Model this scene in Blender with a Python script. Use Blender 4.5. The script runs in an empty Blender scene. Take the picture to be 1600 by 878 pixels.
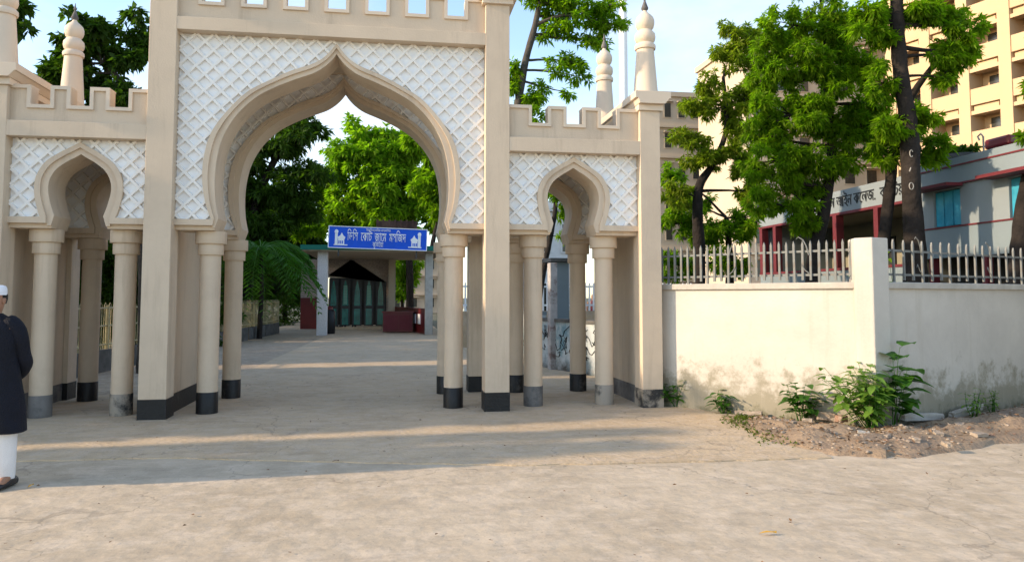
import bpy, bmesh, math, random
import numpy as np
from mathutils import Vector, Matrix
from mathutils.geometry import tessellate_polygon
R = math.radians
random.seed(7); rng = np.random.default_rng(7)
C = bpy.context.scene.collection
SC = bpy.context.scene

# ------------------------------------------------------------------ camera
EYE, FPX, CY, YAW, PITCH = 1.6, 1181.5, 386.8, .1598, .065
cd = bpy.data.cameras.new('camera'); cam = bpy.data.objects.new('camera', cd); C.objects.link(cam)
cd.sensor_width = 36; cd.lens = 36 * FPX / 1600; cd.shift_y = -(439 - CY) / 1600
cd.clip_start = .05; cd.clip_end = 2000
cam.location = (0, 0, EYE); cam.rotation_euler = (math.pi / 2 + PITCH, 0, -YAW)
SC.camera = cam
# ------------------------------------------------------------------ world, sun, exposure
SUN_EL, SUN_AZ = 21.0, 266.5          # compass azimuth from +Y, clockwise
W = bpy.data.worlds.new('World'); SC.world = W; W.use_nodes = True
nt = W.node_tree; nt.nodes.clear()
wo = nt.nodes.new('ShaderNodeOutputWorld'); bg = nt.nodes.new('ShaderNodeBackground')
sky = nt.nodes.new('ShaderNodeTexSky'); sky.sky_type = 'NISHITA'; sky.sun_disc = False
sky.sun_elevation = R(SUN_EL); sky.sun_rotation = R(SUN_AZ); sky.air_density = 1.0; sky.dust_density = .6; sky.ozone_density = 1.5
tc = nt.nodes.new('ShaderNodeTexCoord'); mp = nt.nodes.new('ShaderNodeMapping'); mp.inputs['Scale'].default_value = (1, 1, 2.2)
nz = nt.nodes.new('ShaderNodeTexNoise'); nz.inputs['Scale'].default_value = 1.5; nz.inputs['Detail'].default_value = 7; nz.inputs['Roughness'].default_value = .55
cr = nt.nodes.new('ShaderNodeValToRGB'); cr.color_ramp.elements[0].position = .53; cr.color_ramp.elements[1].position = .80
cr.color_ramp.elements[0].color = (.04, .04, .04, 1); cr.color_ramp.elements[1].color = (.75, .75, .75, 1)
mx = nt.nodes.new('ShaderNodeMix'); mx.data_type = 'RGBA'
mx.inputs[7].default_value = (4.0, 3.75, 3.35, 1)
bg.inputs['Strength'].default_value = .13
L = nt.links.new
L(tc.outputs['Generated'], mp.inputs[0]); L(mp.outputs[0], nz.inputs['Vector']); L(nz.outputs['Fac'], cr.inputs[0])
L(cr.outputs[0], mx.inputs[0]); L(sky.outputs[0], mx.inputs[6]); L(mx.outputs[2], bg.inputs[0]); L(bg.outputs[0], wo.inputs[0])
sd = bpy.data.lights.new('sun', 'SUN'); sun = bpy.data.objects.new('sun', sd); C.objects.link(sun)
sd.energy = 2.1; sd.angle = R(1.0); sd.color = (1, .78, .54)
az = R(SUN_AZ); sdir = Vector((math.sin(az) * math.cos(R(SUN_EL)), math.cos(az) * math.cos(R(SUN_EL)), math.sin(R(SUN_EL))))
sun.rotation_euler = sdir.to_track_quat('Z', 'Y').to_euler()
SC.view_settings.view_transform = 'Standard'; SC.view_settings.look = 'None'
SC.view_settings.exposure = 1.6; SC.view_settings.gamma = 1
SC.cycles.max_bounces = 7; SC.cycles.transparent_max_bounces = 12

# ------------------------------------------------------------------ where a sight line meets a real plane
def ray(px, py):
    u = (px - 800) / FPX; v = (CY - py) / FPX
    f = math.cos(PITCH) - v * math.sin(PITCH); up = math.sin(PITCH) + v * math.cos(PITCH)
    return (u * math.cos(YAW) + f * math.sin(YAW), -u * math.sin(YAW) + f * math.cos(YAW), up)
def at(px, py, Y):
    r = ray(px, py); t = Y / r[1]; return Vector((r[0] * t, Y, EYE + r[2] * t))
def atX(px, py, X):
    r = ray(px, py); t = X / r[0]; return Vector((X, r[1] * t, EYE + r[2] * t))
def gnd(px, py, z=0.):
    r = ray(px, py); t = (z - EYE) / r[2]; return Vector((r[0] * t, r[1] * t, z))

# ------------------------------------------------------------------ materials
MATS = {}
def nodes_of(m):
    m.use_nodes = True; n = m.node_tree; b = n.nodes['Principled BSDF']; return n, b
def mat(name, col, rough=.8, var=.12, scale=3., bump=.15, bscale=40., col2=None, mixlo=.45, mixhi=.7, spec=.3, metal=0., detail=6):
    """plain procedural surface: colour wobble (noise), optional second stain colour, fine bump"""
    if name in MATS: return MATS[name]
    m = bpy.data.materials.new(name); n, b = nodes_of(m); nd = n.nodes; l = n.links.new
    b.inputs['Roughness'].default_value = rough; b.inputs['Specular IOR Level'].default_value = spec; b.inputs['Metallic'].default_value = metal
    t = nd.new('ShaderNodeTexCoord')
    a = nd.new('ShaderNodeTexNoise'); a.inputs['Scale'].default_value = scale; a.inputs['Detail'].default_value = detail; a.inputs['Roughness'].default_value = .6
    l(t.outputs['Object'], a.inputs['Vector'])
    r = nd.new('ShaderNodeValToRGB'); c = col
    r.color_ramp.elements[0].position = .3; r.color_ramp.elements[1].position = .7
    r.color_ramp.elements[0].color = tuple(x * (1 - var) for x in c) + (1,); r.color_ramp.elements[1].color = tuple(min(1, x * (1 + var)) for x in c) + (1,)
    l(a.outputs['Fac'], r.inputs[0]); out = r.outputs[0]
    if col2:
        a2 = nd.new('ShaderNodeTexNoise'); a2.inputs['Scale'].default_value = scale * .6; a2.inputs['Detail'].default_value = 9; a2.inputs['Roughness'].default_value = .7
        mp_ = nd.new('ShaderNodeMapping'); mp_.inputs['Location'].default_value = (3, 7, 1); l(t.outputs['Object'], mp_.inputs[0]); l(mp_.outputs[0], a2.inputs['Vector'])
        r2 = nd.new('ShaderNodeValToRGB'); r2.color_ramp.elements[0].position = mixlo; r2.color_ramp.elements[1].position = mixhi
        l(a2.outputs['Fac'], r2.inputs[0])
        mi = nd.new('ShaderNodeMix'); mi.data_type = 'RGBA'; mi.inputs[7].default_value = tuple(col2) + (1,)
        l(r2.outputs[0], mi.inputs[0]); l(out, mi.inputs[6]); out = mi.outputs[2]
    l(out, b.inputs['Base Color'])
    if bump:
        h = nd.new('ShaderNodeTexNoise'); h.inputs['Scale'].default_value = bscale; h.inputs['Detail'].default_value = 5
        l(t.outputs['Object'], h.inputs['Vector'])
        bp = nd.new('ShaderNodeBump'); bp.inputs['Strength'].default_value = bump; bp.inputs['Distance'].default_value = .02
        l(h.outputs['Fac'], bp.inputs['Height']); l(bp.outputs[0], b.inputs['Normal'])
    MATS[name] = m; return m
def leafmat(name, col, col2, trans=.45, rough=.5):
    if name in MATS: return MATS[name]
    m = bpy.data.materials.new(name); n, b = nodes_of(m); nd = n.nodes; l = n.links.new
    t = nd.new('ShaderNodeTexCoord'); a = nd.new('ShaderNodeTexNoise'); a.inputs['Scale'].default_value = 1.7; a.inputs['Detail'].default_value = 8; a.inputs['Roughness'].default_value = .8
    l(t.outputs['Object'], a.inputs['Vector'])
    r = nd.new('ShaderNodeValToRGB'); r.color_ramp.elements[0].position = .35; r.color_ramp.elements[1].position = .66
    r.color_ramp.elements[0].color = tuple(col) + (1,); r.color_ramp.elements[1].color = tuple(col2) + (1,)
    l(a.outputs['Fac'], r.inputs[0]); l(r.outputs[0], b.inputs['Base Color']); b.inputs['Roughness'].default_value = rough; b.inputs['Specular IOR Level'].default_value = .12
    tr = nd.new('ShaderNodeBsdfTranslucent'); g = nd.new('ShaderNodeMix'); g.data_type = 'RGBA'; g.blend_type = 'MULTIPLY'; g.inputs[0].default_value = 1; g.inputs[7].default_value = (1.6, 2.0, .6, 1)
    l(r.outputs[0], g.inputs[6]); l(g.outputs[2], tr.inputs[0])
    ms = nd.new('ShaderNodeMixShader'); ms.inputs[0].default_value = trans
    o = nd['Material Output']; l(b.outputs[0], ms.inputs[1]); l(tr.outputs[0], ms.inputs[2]); l(ms.outputs[0], o.inputs[0])
    MATS[name] = m; return m
def add_lowstain(m, col, z0, z1, lo=.0, hi=.5, nscale=2.2):
    """dirt that has crept up from the ground: object height plus noise"""
    n = m.node_tree; nd = n.nodes; l = n.links.new; b = nd['Principled BSDF']
    src = b.inputs['Base Color'].links[0].from_socket
    t = nd.new('ShaderNodeTexCoord'); s = nd.new('ShaderNodeSeparateXYZ'); l(t.outputs['Object'], s.inputs[0])
    mr = nd.new('ShaderNodeMapRange'); mr.inputs[1].default_value = z0; mr.inputs[2].default_value = z1; mr.inputs[3].default_value = 1; mr.inputs[4].default_value = 0
    l(s.outputs[2], mr.inputs[0])
    a = nd.new('ShaderNodeTexNoise'); a.inputs['Scale'].default_value = nscale; a.inputs['Detail'].default_value = 9; a.inputs['Roughness'].default_value = .72; l(t.outputs['Object'], a.inputs['Vector'])
    ma = nd.new('ShaderNodeMath'); ma.operation = 'ADD'; l(mr.outputs[0], ma.inputs[0]); l(a.outputs['Fac'], ma.inputs[1])
    r = nd.new('ShaderNodeMapRange'); r.inputs[1].default_value = .95 + lo; r.inputs[2].default_value = .95 + hi; r.clamp = True; l(ma.outputs[0], r.inputs[0])
    mi = nd.new('ShaderNodeMix'); mi.data_type = 'RGBA'; mi.inputs[7].default_value = tuple(col) + (1,); l(r.outputs[0], mi.inputs[0]); l(src, mi.inputs[6]); l(mi.outputs[2], b.inputs['Base Color'])

def add_streaks(m, col, amt=.6, lo=.56, hi=.75, sc=(5, 5, .45)):
    n = m.node_tree; nd = n.nodes; l = n.links.new; b = nd['Principled BSDF']; src = b.inputs['Base Color'].links[0].from_socket
    t = nd.new('ShaderNodeTexCoord'); mp_ = nd.new('ShaderNodeMapping'); mp_.inputs['Scale'].default_value = sc; l(t.outputs['Object'], mp_.inputs[0])
    a = nd.new('ShaderNodeTexNoise'); a.inputs['Scale'].default_value = 1; a.inputs['Detail'].default_value = 8; a.inputs['Roughness'].default_value = .7; l(mp_.outputs[0], a.inputs['Vector'])
    r = nd.new('ShaderNodeMapRange'); r.inputs[1].default_value = lo; r.inputs[2].default_value = hi; r.inputs[4].default_value = amt; l(a.outputs['Fac'], r.inputs[0])
    mi = nd.new('ShaderNodeMix'); mi.data_type = 'RGBA'; mi.inputs[7].default_value = tuple(col) + (1,); l(r.outputs[0], mi.inputs[0]); l(src, mi.inputs[6]); l(mi.outputs[2], b.inputs['Base Color'])
def add_grit(m, crack=(.07, .065, .06), cs=.33, cw=.0035, dust=(.55, .45, .34), ds=5.):
    """hairline cracks, dusty blotches and dark specks of worn concrete"""
    n = m.node_tree; nd = n.nodes; l = n.links.new; b = nd['Principled BSDF']
    def over(fac, col):
        src = b.inputs['Base Color'].links[0].from_socket; mi = nd.new('ShaderNodeMix'); mi.data_type = 'RGBA'; mi.inputs[7].default_value = tuple(col) + (1,); l(fac, mi.inputs[0]); l(src, mi.inputs[6]); l(mi.outputs[2], b.inputs['Base Color'])
    t = nd.new('ShaderNodeTexCoord')
    a = nd.new('ShaderNodeTexNoise'); a.inputs['Scale'].default_value = ds; a.inputs['Detail'].default_value = 12; a.inputs['Roughness'].default_value = .75; l(t.outputs['Object'], a.inputs['Vector'])
    r = nd.new('ShaderNodeMapRange'); r.inputs[1].default_value = .47; r.inputs[2].default_value = .60; r.inputs[4].default_value = .6; l(a.outputs['Fac'], r.inputs[0]); over(r.outputs[0], dust)
    a5 = nd.new('ShaderNodeTexNoise'); a5.inputs['Scale'].default_value = 1; a5.inputs['Detail'].default_value = 12; a5.inputs['Roughness'].default_value = .8
    m5 = nd.new('ShaderNodeMapping'); m5.inputs['Scale'].default_value = (2.2, 6, 1); m5.inputs['Rotation'].default_value = (0, 0, .15); l(t.outputs['Object'], m5.inputs[0]); l(m5.outputs[0], a5.inputs['Vector'])
    r5 = nd.new('ShaderNodeMapRange'); r5.inputs[1].default_value = .50; r5.inputs[2].default_value = .64; r5.inputs[4].default_value = .36; l(a5.outputs['Fac'], r5.inputs[0]); over(r5.outputs[0], (.24, .195, .15))
    sp = nd.new('ShaderNodeTexNoise'); sp.inputs['Scale'].default_value = 38; sp.inputs['Detail'].default_value = 4; l(t.outputs['Object'], sp.inputs['Vector'])
    r2 = nd.new('ShaderNodeMapRange'); r2.inputs[1].default_value = .66; r2.inputs[2].default_value = .72; r2.inputs[4].default_value = .6; l(sp.outputs['Fac'], r2.inputs[0]); over(r2.outputs[0], (.13, .115, .1))
    w = nd.new('ShaderNodeTexNoise'); w.inputs['Scale'].default_value = 1.3; w.inputs['Detail'].default_value = 10; l(t.outputs['Object'], w.inputs['Vector'])
    vm = nd.new('ShaderNodeVectorMath'); vm.operation = 'MULTIPLY_ADD'; vm.inputs[1].default_value = (1.8, 1.8, 0); l(w.outputs['Color'], vm.inputs[0]); l(t.outputs['Object'], vm.inputs[2])
    v = nd.new('ShaderNodeTexVoronoi'); v.feature = 'DISTANCE_TO_EDGE'; v.inputs['Scale'].default_value = cs; l(vm.outputs[0], v.inputs['Vector'])
    r3 = nd.new('ShaderNodeMapRange'); r3.inputs[1].default_value = cw * .3; r3.inputs[2].default_value = cw; r3.inputs[3].default_value = .3; r3.inputs[4].default_value = 0; l(v.outputs['Distance'], r3.inputs[0]); over(r3.outputs[0], crack)
BEIGE = mat('beige_paint', (.60, .485, .36), .75, .06, 1.3, .14, 45, col2=(.50, .40, .30), mixlo=.5, mixhi=.8)
add_lowstain(BEIGE, (.36, .27, .19), -1.0, 2.6, .1, 1.2, 3.)
add_streaks(BEIGE, (.36, .28, .20), .6, .53, .76)
add_lowstain(BEIGE, (.26, .205, .15), .0, .75, .22, .7, 7.)
TRIM = mat('trim_paint', (.64, .53, .41), .7, .05, 2., .06, 60)
WHITE = mat('panel_white', (.82, .82, .815), .7, .03, 1.5, .05, 50, col2=(.70, .69, .67), mixlo=.55, mixhi=.8)
STRIP = mat('strip_white', (.80, .775, .73), .7, .06, 3., .05, 50)
BLACK = mat('black_paint', (.008, .008, .009), .5, .3, 6, .3, 30, col2=(.10, .09, .08), mixlo=.58, mixhi=.75, spec=.4)
SCUFF = mat('scuffed_base_paint', (.03, .03, .03), .6, .3, 5, .3, 30, col2=(.30, .26, .21), mixlo=.42, mixhi=.55)
GREYB = mat('grey_cement_base', (.16, .15, .14), .85, .2, 5, .3, 30, col2=(.07, .07, .07), mixlo=.5, mixhi=.65)
CONC = mat('concrete', (.52, .405, .27), .9, .10, 1.6, .6, 18, col2=(.43, .33, .215), spec=.08, mixlo=.45, mixhi=.72)
ROADC = mat('road_concrete', (.49, .405, .295), .9, .12, 1.1, .7, 7, col2=(.39, .315, .22), spec=.08, mixlo=.42, mixhi=.7, detail=12)
SLABC = mat('path_concrete', (.40, .315, .22), .9, .12, 1.1, .4, 14, col2=(.29, .235, .175), spec=.08, mixlo=.45, mixhi=.75)
KERB = mat('dirty_kerb', (.13, .125, .115), .9, .3, 2., .4, 20, col2=(.05, .05, .045), mixlo=.42, mixhi=.65)
WALL = mat('cream_plaster', (.465, .43, .375), .85, .07, .9, .2, 25, col2=(.60, .56, .49), mixlo=.45, mixhi=.8)
add_lowstain(WALL, (.27, .245, .185), -.3, 1.7, .08, .26, 4.2)
add_lowstain(WALL, (.13, .125, .075), -.2, .75, .22, .45, 7.)
add_streaks(WALL, (.40, .36, .29), .55, .55, .75, (6, 6, .5))
add_grit(CONC, cs=.30)
add_grit(ROADC, cs=.22, dust=(.60, .50, .38), ds=3.2)
add_grit(SLABC, cs=.3)
CAPM = mat('wall_cap_cement', (.42, .39, .34), .9, .15, 3, .3, 25, col2=(.28, .25, .21), mixlo=.5, mixhi=.75)
BARK = mat('bark', (.022, .017, .014), .95, .5, 4, 1.6, 12, col2=(.055, .045, .036), mixlo=.6, mixhi=.8)
BARKG = mat('pale_bark', (.07, .06, .05), .95, .35, 4, 1., 16)
FENCEM = mat('fence_paint', (.165, .17, .16), .5, .1, 6, .1, 60, col2=(.17, .125, .09), mixlo=.56, mixhi=.75)
YELRAIL = mat('yellow_rail_paint', (.42, .36, .2), .55, .2, 5, .1, 50, col2=(.15, .1, .06), mixlo=.55, mixhi=.7)
BLUEG = mat('bluegrey_paint', (.20, .245, .265), .8, .07, .8, .1, 30, col2=(.16, .195, .21), mixlo=.5, mixhi=.8)
PALEB = mat('pale_blue_paint', (.23, .265, .28), .8, .05, .8, .1, 30)
MAROON = mat('maroon_paint', (.13, .02, .026), .6, .12, 3, .1, 30)
DARKIN = mat('dark_interior', (.03, .03, .028), .9, .2, 2, 0)  # near-black colour stands in for the shade of dark openings
OLIVE = mat('veranda_wall_paint', (.25, .23, .17), .85, .1, 1, .1, 20)
CYANG = mat('cyan_shutter_paint', (.02, .27, .42), .35, .25, 2.5, .05, 20, col2=(.10, .42, .52), mixlo=.45, mixhi=.75, spec=.5)
TOWERM = mat('peach_render', (.52, .365, .22), .85, .05, .25, .05, 6, col2=(.44, .30, .175), mixlo=.52, mixhi=.8)
PALEBL = mat('pale_render', (.48, .39, .29), .85, .06, .3, .05, 6)
REDP = mat('red_paint', (.12, .008, .01), .4, .15, 2, .05, 20, spec=.5)
SIGNB = mat('sign_blue', (.0, .085, .62), .4, .06, 3, 0)
SIGNW = mat('sign_white', (.82, .84, .86), .5, .03, 3, 0)
GREENE = mat('green_edge_paint', (.0, .12, .085), .5, .1, 3, 0)
TEAL = mat('teal_glass', (.01, .16, .14), .25, .3, 3, 0, spec=.6)
TILE = mat('patterned_tile', (.42, .35, .31), .6, .25, 26, .2, 60, col2=(.26, .21, .19), mixlo=.45, mixhi=.6)
COLT = mat('pebbled_column_finish', (.60, .57, .56), .7, .3, 30, .4, 60)
SOIL = mat('dusty_soil', (.31, .22, .14), .95, .25, 3.5, 1., 22, col2=(.22, .165, .12), mixlo=.42, mixhi=.68)
STONE = mat('rubble_stone', (.33, .27, .21), .9, .25, 9, .6, 30, col2=(.28, .2, .15), mixlo=.5, mixhi=.7)
BRICK = mat('broken_brick', (.27, .16, .11), .9, .25, 12, .5, 30, col2=(.4, .33, .27), mixlo=.5, mixhi=.7)
LITTER = mat('dry_leaf', (.17, .10, .055), .8, .4, 30, 0)
YLEAF = mat('yellow_leaf', (.55, .30, .03), .7, .2, 30, 0)
MURAL = mat('mural_wall_paint', (.50, .54, .55), .8, .1, 1.5, .15, 25, col2=(.16, .27, .31), mixlo=.50, mixhi=.62)
add_lowstain(MURAL, (.09, .085, .075), -.1, .9, .15, .5, 3.)
GLASSD = mat('dark_window_glass', (.035, .035, .03), .2, .3, 3, 0, spec=.6)
MUD = mat('earth', (.12, .105, .07), .95, .3, 2, .6, 12, col2=(.05, .07, .03), mixlo=.45, mixhi=.6)
METAL = mat('dark_metal', (.06, .06, .06), .5, .2, 8, 0, metal=.4)
LF = leafmat('leaf_fresh', (.06, .13, .006), (.21, .31, .014), .64)
LB = leafmat('leaf_bright', (.10, .20, .010), (.24, .36, .02), .55)
LD = leafmat('leaf_dark', (.018, .045, .008), (.06, .11, .012), .42)
LO = leafmat('leaf_olive', (.10, .14, .012), (.24, .28, .025), .58)
LP = leafmat('leaf_plant', (.03, .10, .015), (.07, .17, .02), .3, .35)
LG = leafmat('leaf_glossy', (.10, .20, .03), (.19, .30, .05), .3, .3)
MOSS = leafmat('low_weed', (.05, .085, .01), (.11, .15, .02), .3)

# ------------------------------------------------------------------ builders
def tag(o, label=None, cat=None, group=None, kind=None):
    if label: o['label'] = label
    if cat: o['category'] = cat
    if group: o['group'] = group
    if kind: o['kind'] = kind
    return o
def empty(name, loc=(0, 0, 0), rz=0, label=None, cat=None, group=None):
    o = bpy.data.objects.new(name, None); o.location = loc; o.rotation_euler = (0, 0, rz); o.empty_display_size = .2; C.objects.link(o)
    return tag(o, label, cat, group)
class MB:
    def __init__(s): s.v = []; s.f = []
    def add(s, vs, fs):
        k = len(s.v); s.v += [tuple(v) for v in vs]; s.f += [tuple(i + k for i in f) for f in fs]; return s
    def box(s, x0, x1, y0, y1, z0, z1):
        return s.add([(x0, y0, z0), (x1, y0, z0), (x1, y1, z0), (x0, y1, z0), (x0, y0, z1), (x1, y0, z1), (x1, y1, z1), (x0, y1, z1)],
                     [(0, 3, 2, 1), (4, 5, 6, 7), (0, 1, 5, 4), (1, 2, 6, 5), (2, 3, 7, 6), (3, 0, 4, 7)])
    def prism(s, poly, y0, y1, ax='y'):
        """polygon in X-Z (or Y-Z with ax='x', X-Y with ax='z') extruded along the third axis"""
        n = len(poly); tri = tessellate_polygon([[Vector((p[0], p[1], 0)) for p in poly]])
        f3 = {'y': lambda a, b, d: (a, d, b), 'x': lambda a, b, d: (d, a, b), 'z': lambda a, b, d: (a, b, d)}[ax]
        vs = [f3(p[0], p[1], y0) for p in poly] + [f3(p[0], p[1], y1) for p in poly]
        fs = [tuple(t) for t in tri] + [tuple(i + n for i in reversed(t)) for t in tri] + [(i, (i + 1) % n, (i + 1) % n + n, i + n) for i in range(n)]
        return s.add(vs, fs)
    def lathe(s, cx, cy, prof, n=20, cap=True):
        vs = []; fs = []
        for r, z in prof:
            for i in range(n):
                a = 2 * math.pi * i / n; vs.append((cx + r * math.cos(a), cy + r * math.sin(a), z))
        for j in range(len(prof) - 1):
            for i in range(n):
                fs.append((j * n + i, j * n + (i + 1) % n, (j + 1) * n + (i + 1) % n, (j + 1) * n + i))
        if cap: fs.append(tuple(reversed(range(n)))); fs.append(tuple(range((len(prof) - 1) * n, len(prof) * n)))
        return s.add(vs, fs)
    def tube(s, pts, rad, n=8, cap=True, flat=1.):
        pts = [Vector(p) for p in pts]; m = len(pts)
        if not hasattr(rad, '__len__'): rad = [rad] * m
        vs = []; fs = []; up = Vector((0, 0, 1)); prev = None
        for i, p in enumerate(pts):
            d = (pts[min(i + 1, m - 1)] - pts[max(i - 1, 0)]).normalized()
            if prev is None:
                u = d.cross(up if abs(d.z) < .9 else Vector((1, 0, 0))).normalized()
            else:
                u = (prev - d * prev.dot(d)).normalized()
            prev = u; w = d.cross(u)
            for k in range(n):
                a = 2 * math.pi * k / n; vs.append(p + (u * math.cos(a) + w * math.sin(a) * flat) * rad[i])
        for j in range(m - 1):
            for k in range(n): fs.append((j * n + k, j * n + (k + 1) % n, (j + 1) * n + (k + 1) % n, (j + 1) * n + k))
        if cap: fs.append(tuple(reversed(range(n)))); fs.append(tuple(range((m - 1) * n, m * n)))
        return s.add(vs, fs)
    def rings(s, rs):
        """rs: list of rings (equal-length point lists), lofted and capped"""
        n = len(rs[0]); vs = [p for r in rs for p in r]; fs = []
        for j in range(len(rs) - 1):
            for k in range(n): fs.append((j * n + k, j * n + (k + 1) % n, (j + 1) * n + (k + 1) % n, (j + 1) * n + k))
        fs.append(tuple(reversed(range(n)))); fs.append(tuple(range((len(rs) - 1) * n, len(rs) * n)))
        return s.add(vs, fs)
    def mesh(s, name, smooth=False, bevel=0):
        me = bpy.data.meshes.new(name); me.from_pydata(s.v, [], s.f)
        bm = bmesh.new(); bm.from_mesh(me); bmesh.ops.recalc_face_normals(bm, faces=bm.faces); bm.to_mesh(me); bm.free()
        if smooth:
            me.polygons.foreach_set('use_smooth', [True] * len(me.polygons))
            me.set_sharp_from_angle(angle=R(38))
        me.update(); return me
    def build(s, name, m, parent=None, smooth=False, bevel=0, loc=None):
        me = s.mesh(name, smooth); me.materials.append(m)
        o = bpy.data.objects.new(name, me); C.objects.link(o)
        if loc is not None: o.location = loc
        if parent: o.parent = parent
        if bevel:
            b = o.modifiers.new('bevel', 'BEVEL'); b.width = bevel; b.segments = 2; b.limit_method = 'ANGLE'; b.angle_limit = R(40)
        return o
def link(me, name, parent, loc=(0, 0, 0), rot=(0, 0, 0), scale=(1, 1, 1)):
    o = bpy.data.objects.new(name, me); C.objects.link(o); o.parent = parent; o.location = loc; o.rotation_euler = rot; o.scale = scale; return o
def children(o): return [c for c in C.objects if c.parent == o]
def copy_tree(o, parent=None):
    c = o.copy(); C.objects.link(c); c.parent = parent
    for ch in list(o.children): copy_tree(ch, c)
    return c
def spline(pts, k=4):
    out = []; n = len(pts)
    for i in range(n - 1):
        p0 = np.array(pts[max(i - 1, 0)]); p1 = np.array(pts[i]); p2 = np.array(pts[i + 1]); p3 = np.array(pts[min(i + 2, n - 1)])
        for j in range(k):
            t = j / k; out.append(tuple(.5 * ((2 * p1) + (-p0 + p2) * t + (2 * p0 - 5 * p1 + 4 * p2 - p3) * t * t + (-p0 + 3 * p1 - 3 * p2 + p3) * t ** 3)))
    out.append(tuple(pts[-1])); return out

# ================================================================== SETTING
def ground_sheet(name, poly, z, m, th=None):
    b = MB(); b.prism(poly, z - (th or .003), z, 'z'); o = b.build(name, m); tag(o, kind='structure'); return o
g = MB(); N = 400; g.add([(-N, -60, -.03), (N, -60, -.03), (N, 900, -.03), (-N, 900, -.03)], [(0, 1, 2, 3)])
tag(g.build('ground', MUD), kind='structure')
def wavy(p0, p1, n, amp):
    out = []
    for i in range(n + 1):
        t = i / n; x = p0[0] + (p1[0] - p0[0]) * t; y = p0[1] + (p1[1] - p0[1]) * t
        a = amp * (math.sin(t * 23 + p0[0]) * .5 + math.sin(t * 61) * .3 + random.uniform(-.3, .3)) if 0 < i < n else 0
        out.append((x, y + a))
    return out
# old road slab in the foreground, forecourt slab a little higher and further back
edge = [gnd(0, 722), gnd(260, 716), gnd(500, 722), gnd(800, 728), gnd(1100, 722), gnd(1300, 716)]
epts = []
for a_, b_ in zip(edge[:-1], edge[1:]): epts += wavy((a_.x, a_.y), (b_.x, b_.y), 8, .03)[:-1]
epts.append((edge[-1].x, edge[-1].y))
ground_sheet('road', [(-40, -30), (40, -30), (40, 11.5), (11, 11.0)] + [(5.2, 8.9), (4.0, 10.9), (-40, 14)], .0, ROADC)
fore = [(-30, epts[0][1] + .3)] + epts + [(4.6, 8.4), (4.35, 10.35), (4.1, 10.9), (4.1, 13.3), (-30, 13.3)]
ground_sheet('forecourt', fore, .012, CONC, .013)
path = [(-6.6, 13.3), (-3.5, 13.3), (-3.0, 18), (-2.6, 31), (-2.5, 33), (-4.4, 48), (-5.6, 48)]
ground_sheet('path_edge_strip', path, .010, SLABC, .02)
ground_sheet('path', [(-3.5, 13.3), (4.1, 13.3), (4.2, 16.2), (3.3, 20), (2.35, 33.5), (2.35, 48), (-4.4, 48), (-2.5, 33), (-2.6, 31), (-3.0, 18)], .012, CONC, .02)

# ================================================================== GATEWAY
D = 10.53; GX = -.773
a_, b_, c_, d_, e_, g_ = GX - 2.435, GX - 2.089, GX + 2.089, GX + 2.435, GX + 4.375, GX + 4.68
gate = empty('gateway', (GX, D, 0), 0, 'tall beige ogee-arched gateway with white diamond lattice, three arches and onion-topped turrets', 'gateway')
INV = Vector((-GX, -D, 0))
def gp(b, name, m, smooth=False, bevel=0, parent=None):     # part of the gate, built in world coordinates
    o = b.build(name, m, parent or gate, smooth, bevel)
    if parent is None: o.location = INV
    return o
def pier(x0, x1, y0, y1, top, basem=BLACK, cap=True):
    p = gp(MB().box(x0, x1, y0, y1, .27, top), 'pier', BEIGE, bevel=.006)
    gp(MB().box(x0 - .006, x1 + .006, y0 - .006, y1 + .006, 0, .27), 'plinth', basem, bevel=.004, parent=p)
    return p
YB0, YB1 = D + 2.19, D + 2.53
tops = [(a_, b_, 5.79), (c_, d_, 5.79), (e_, g_, 4.33), (GX - 4.44, GX - 4.13, 4.33)]
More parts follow.
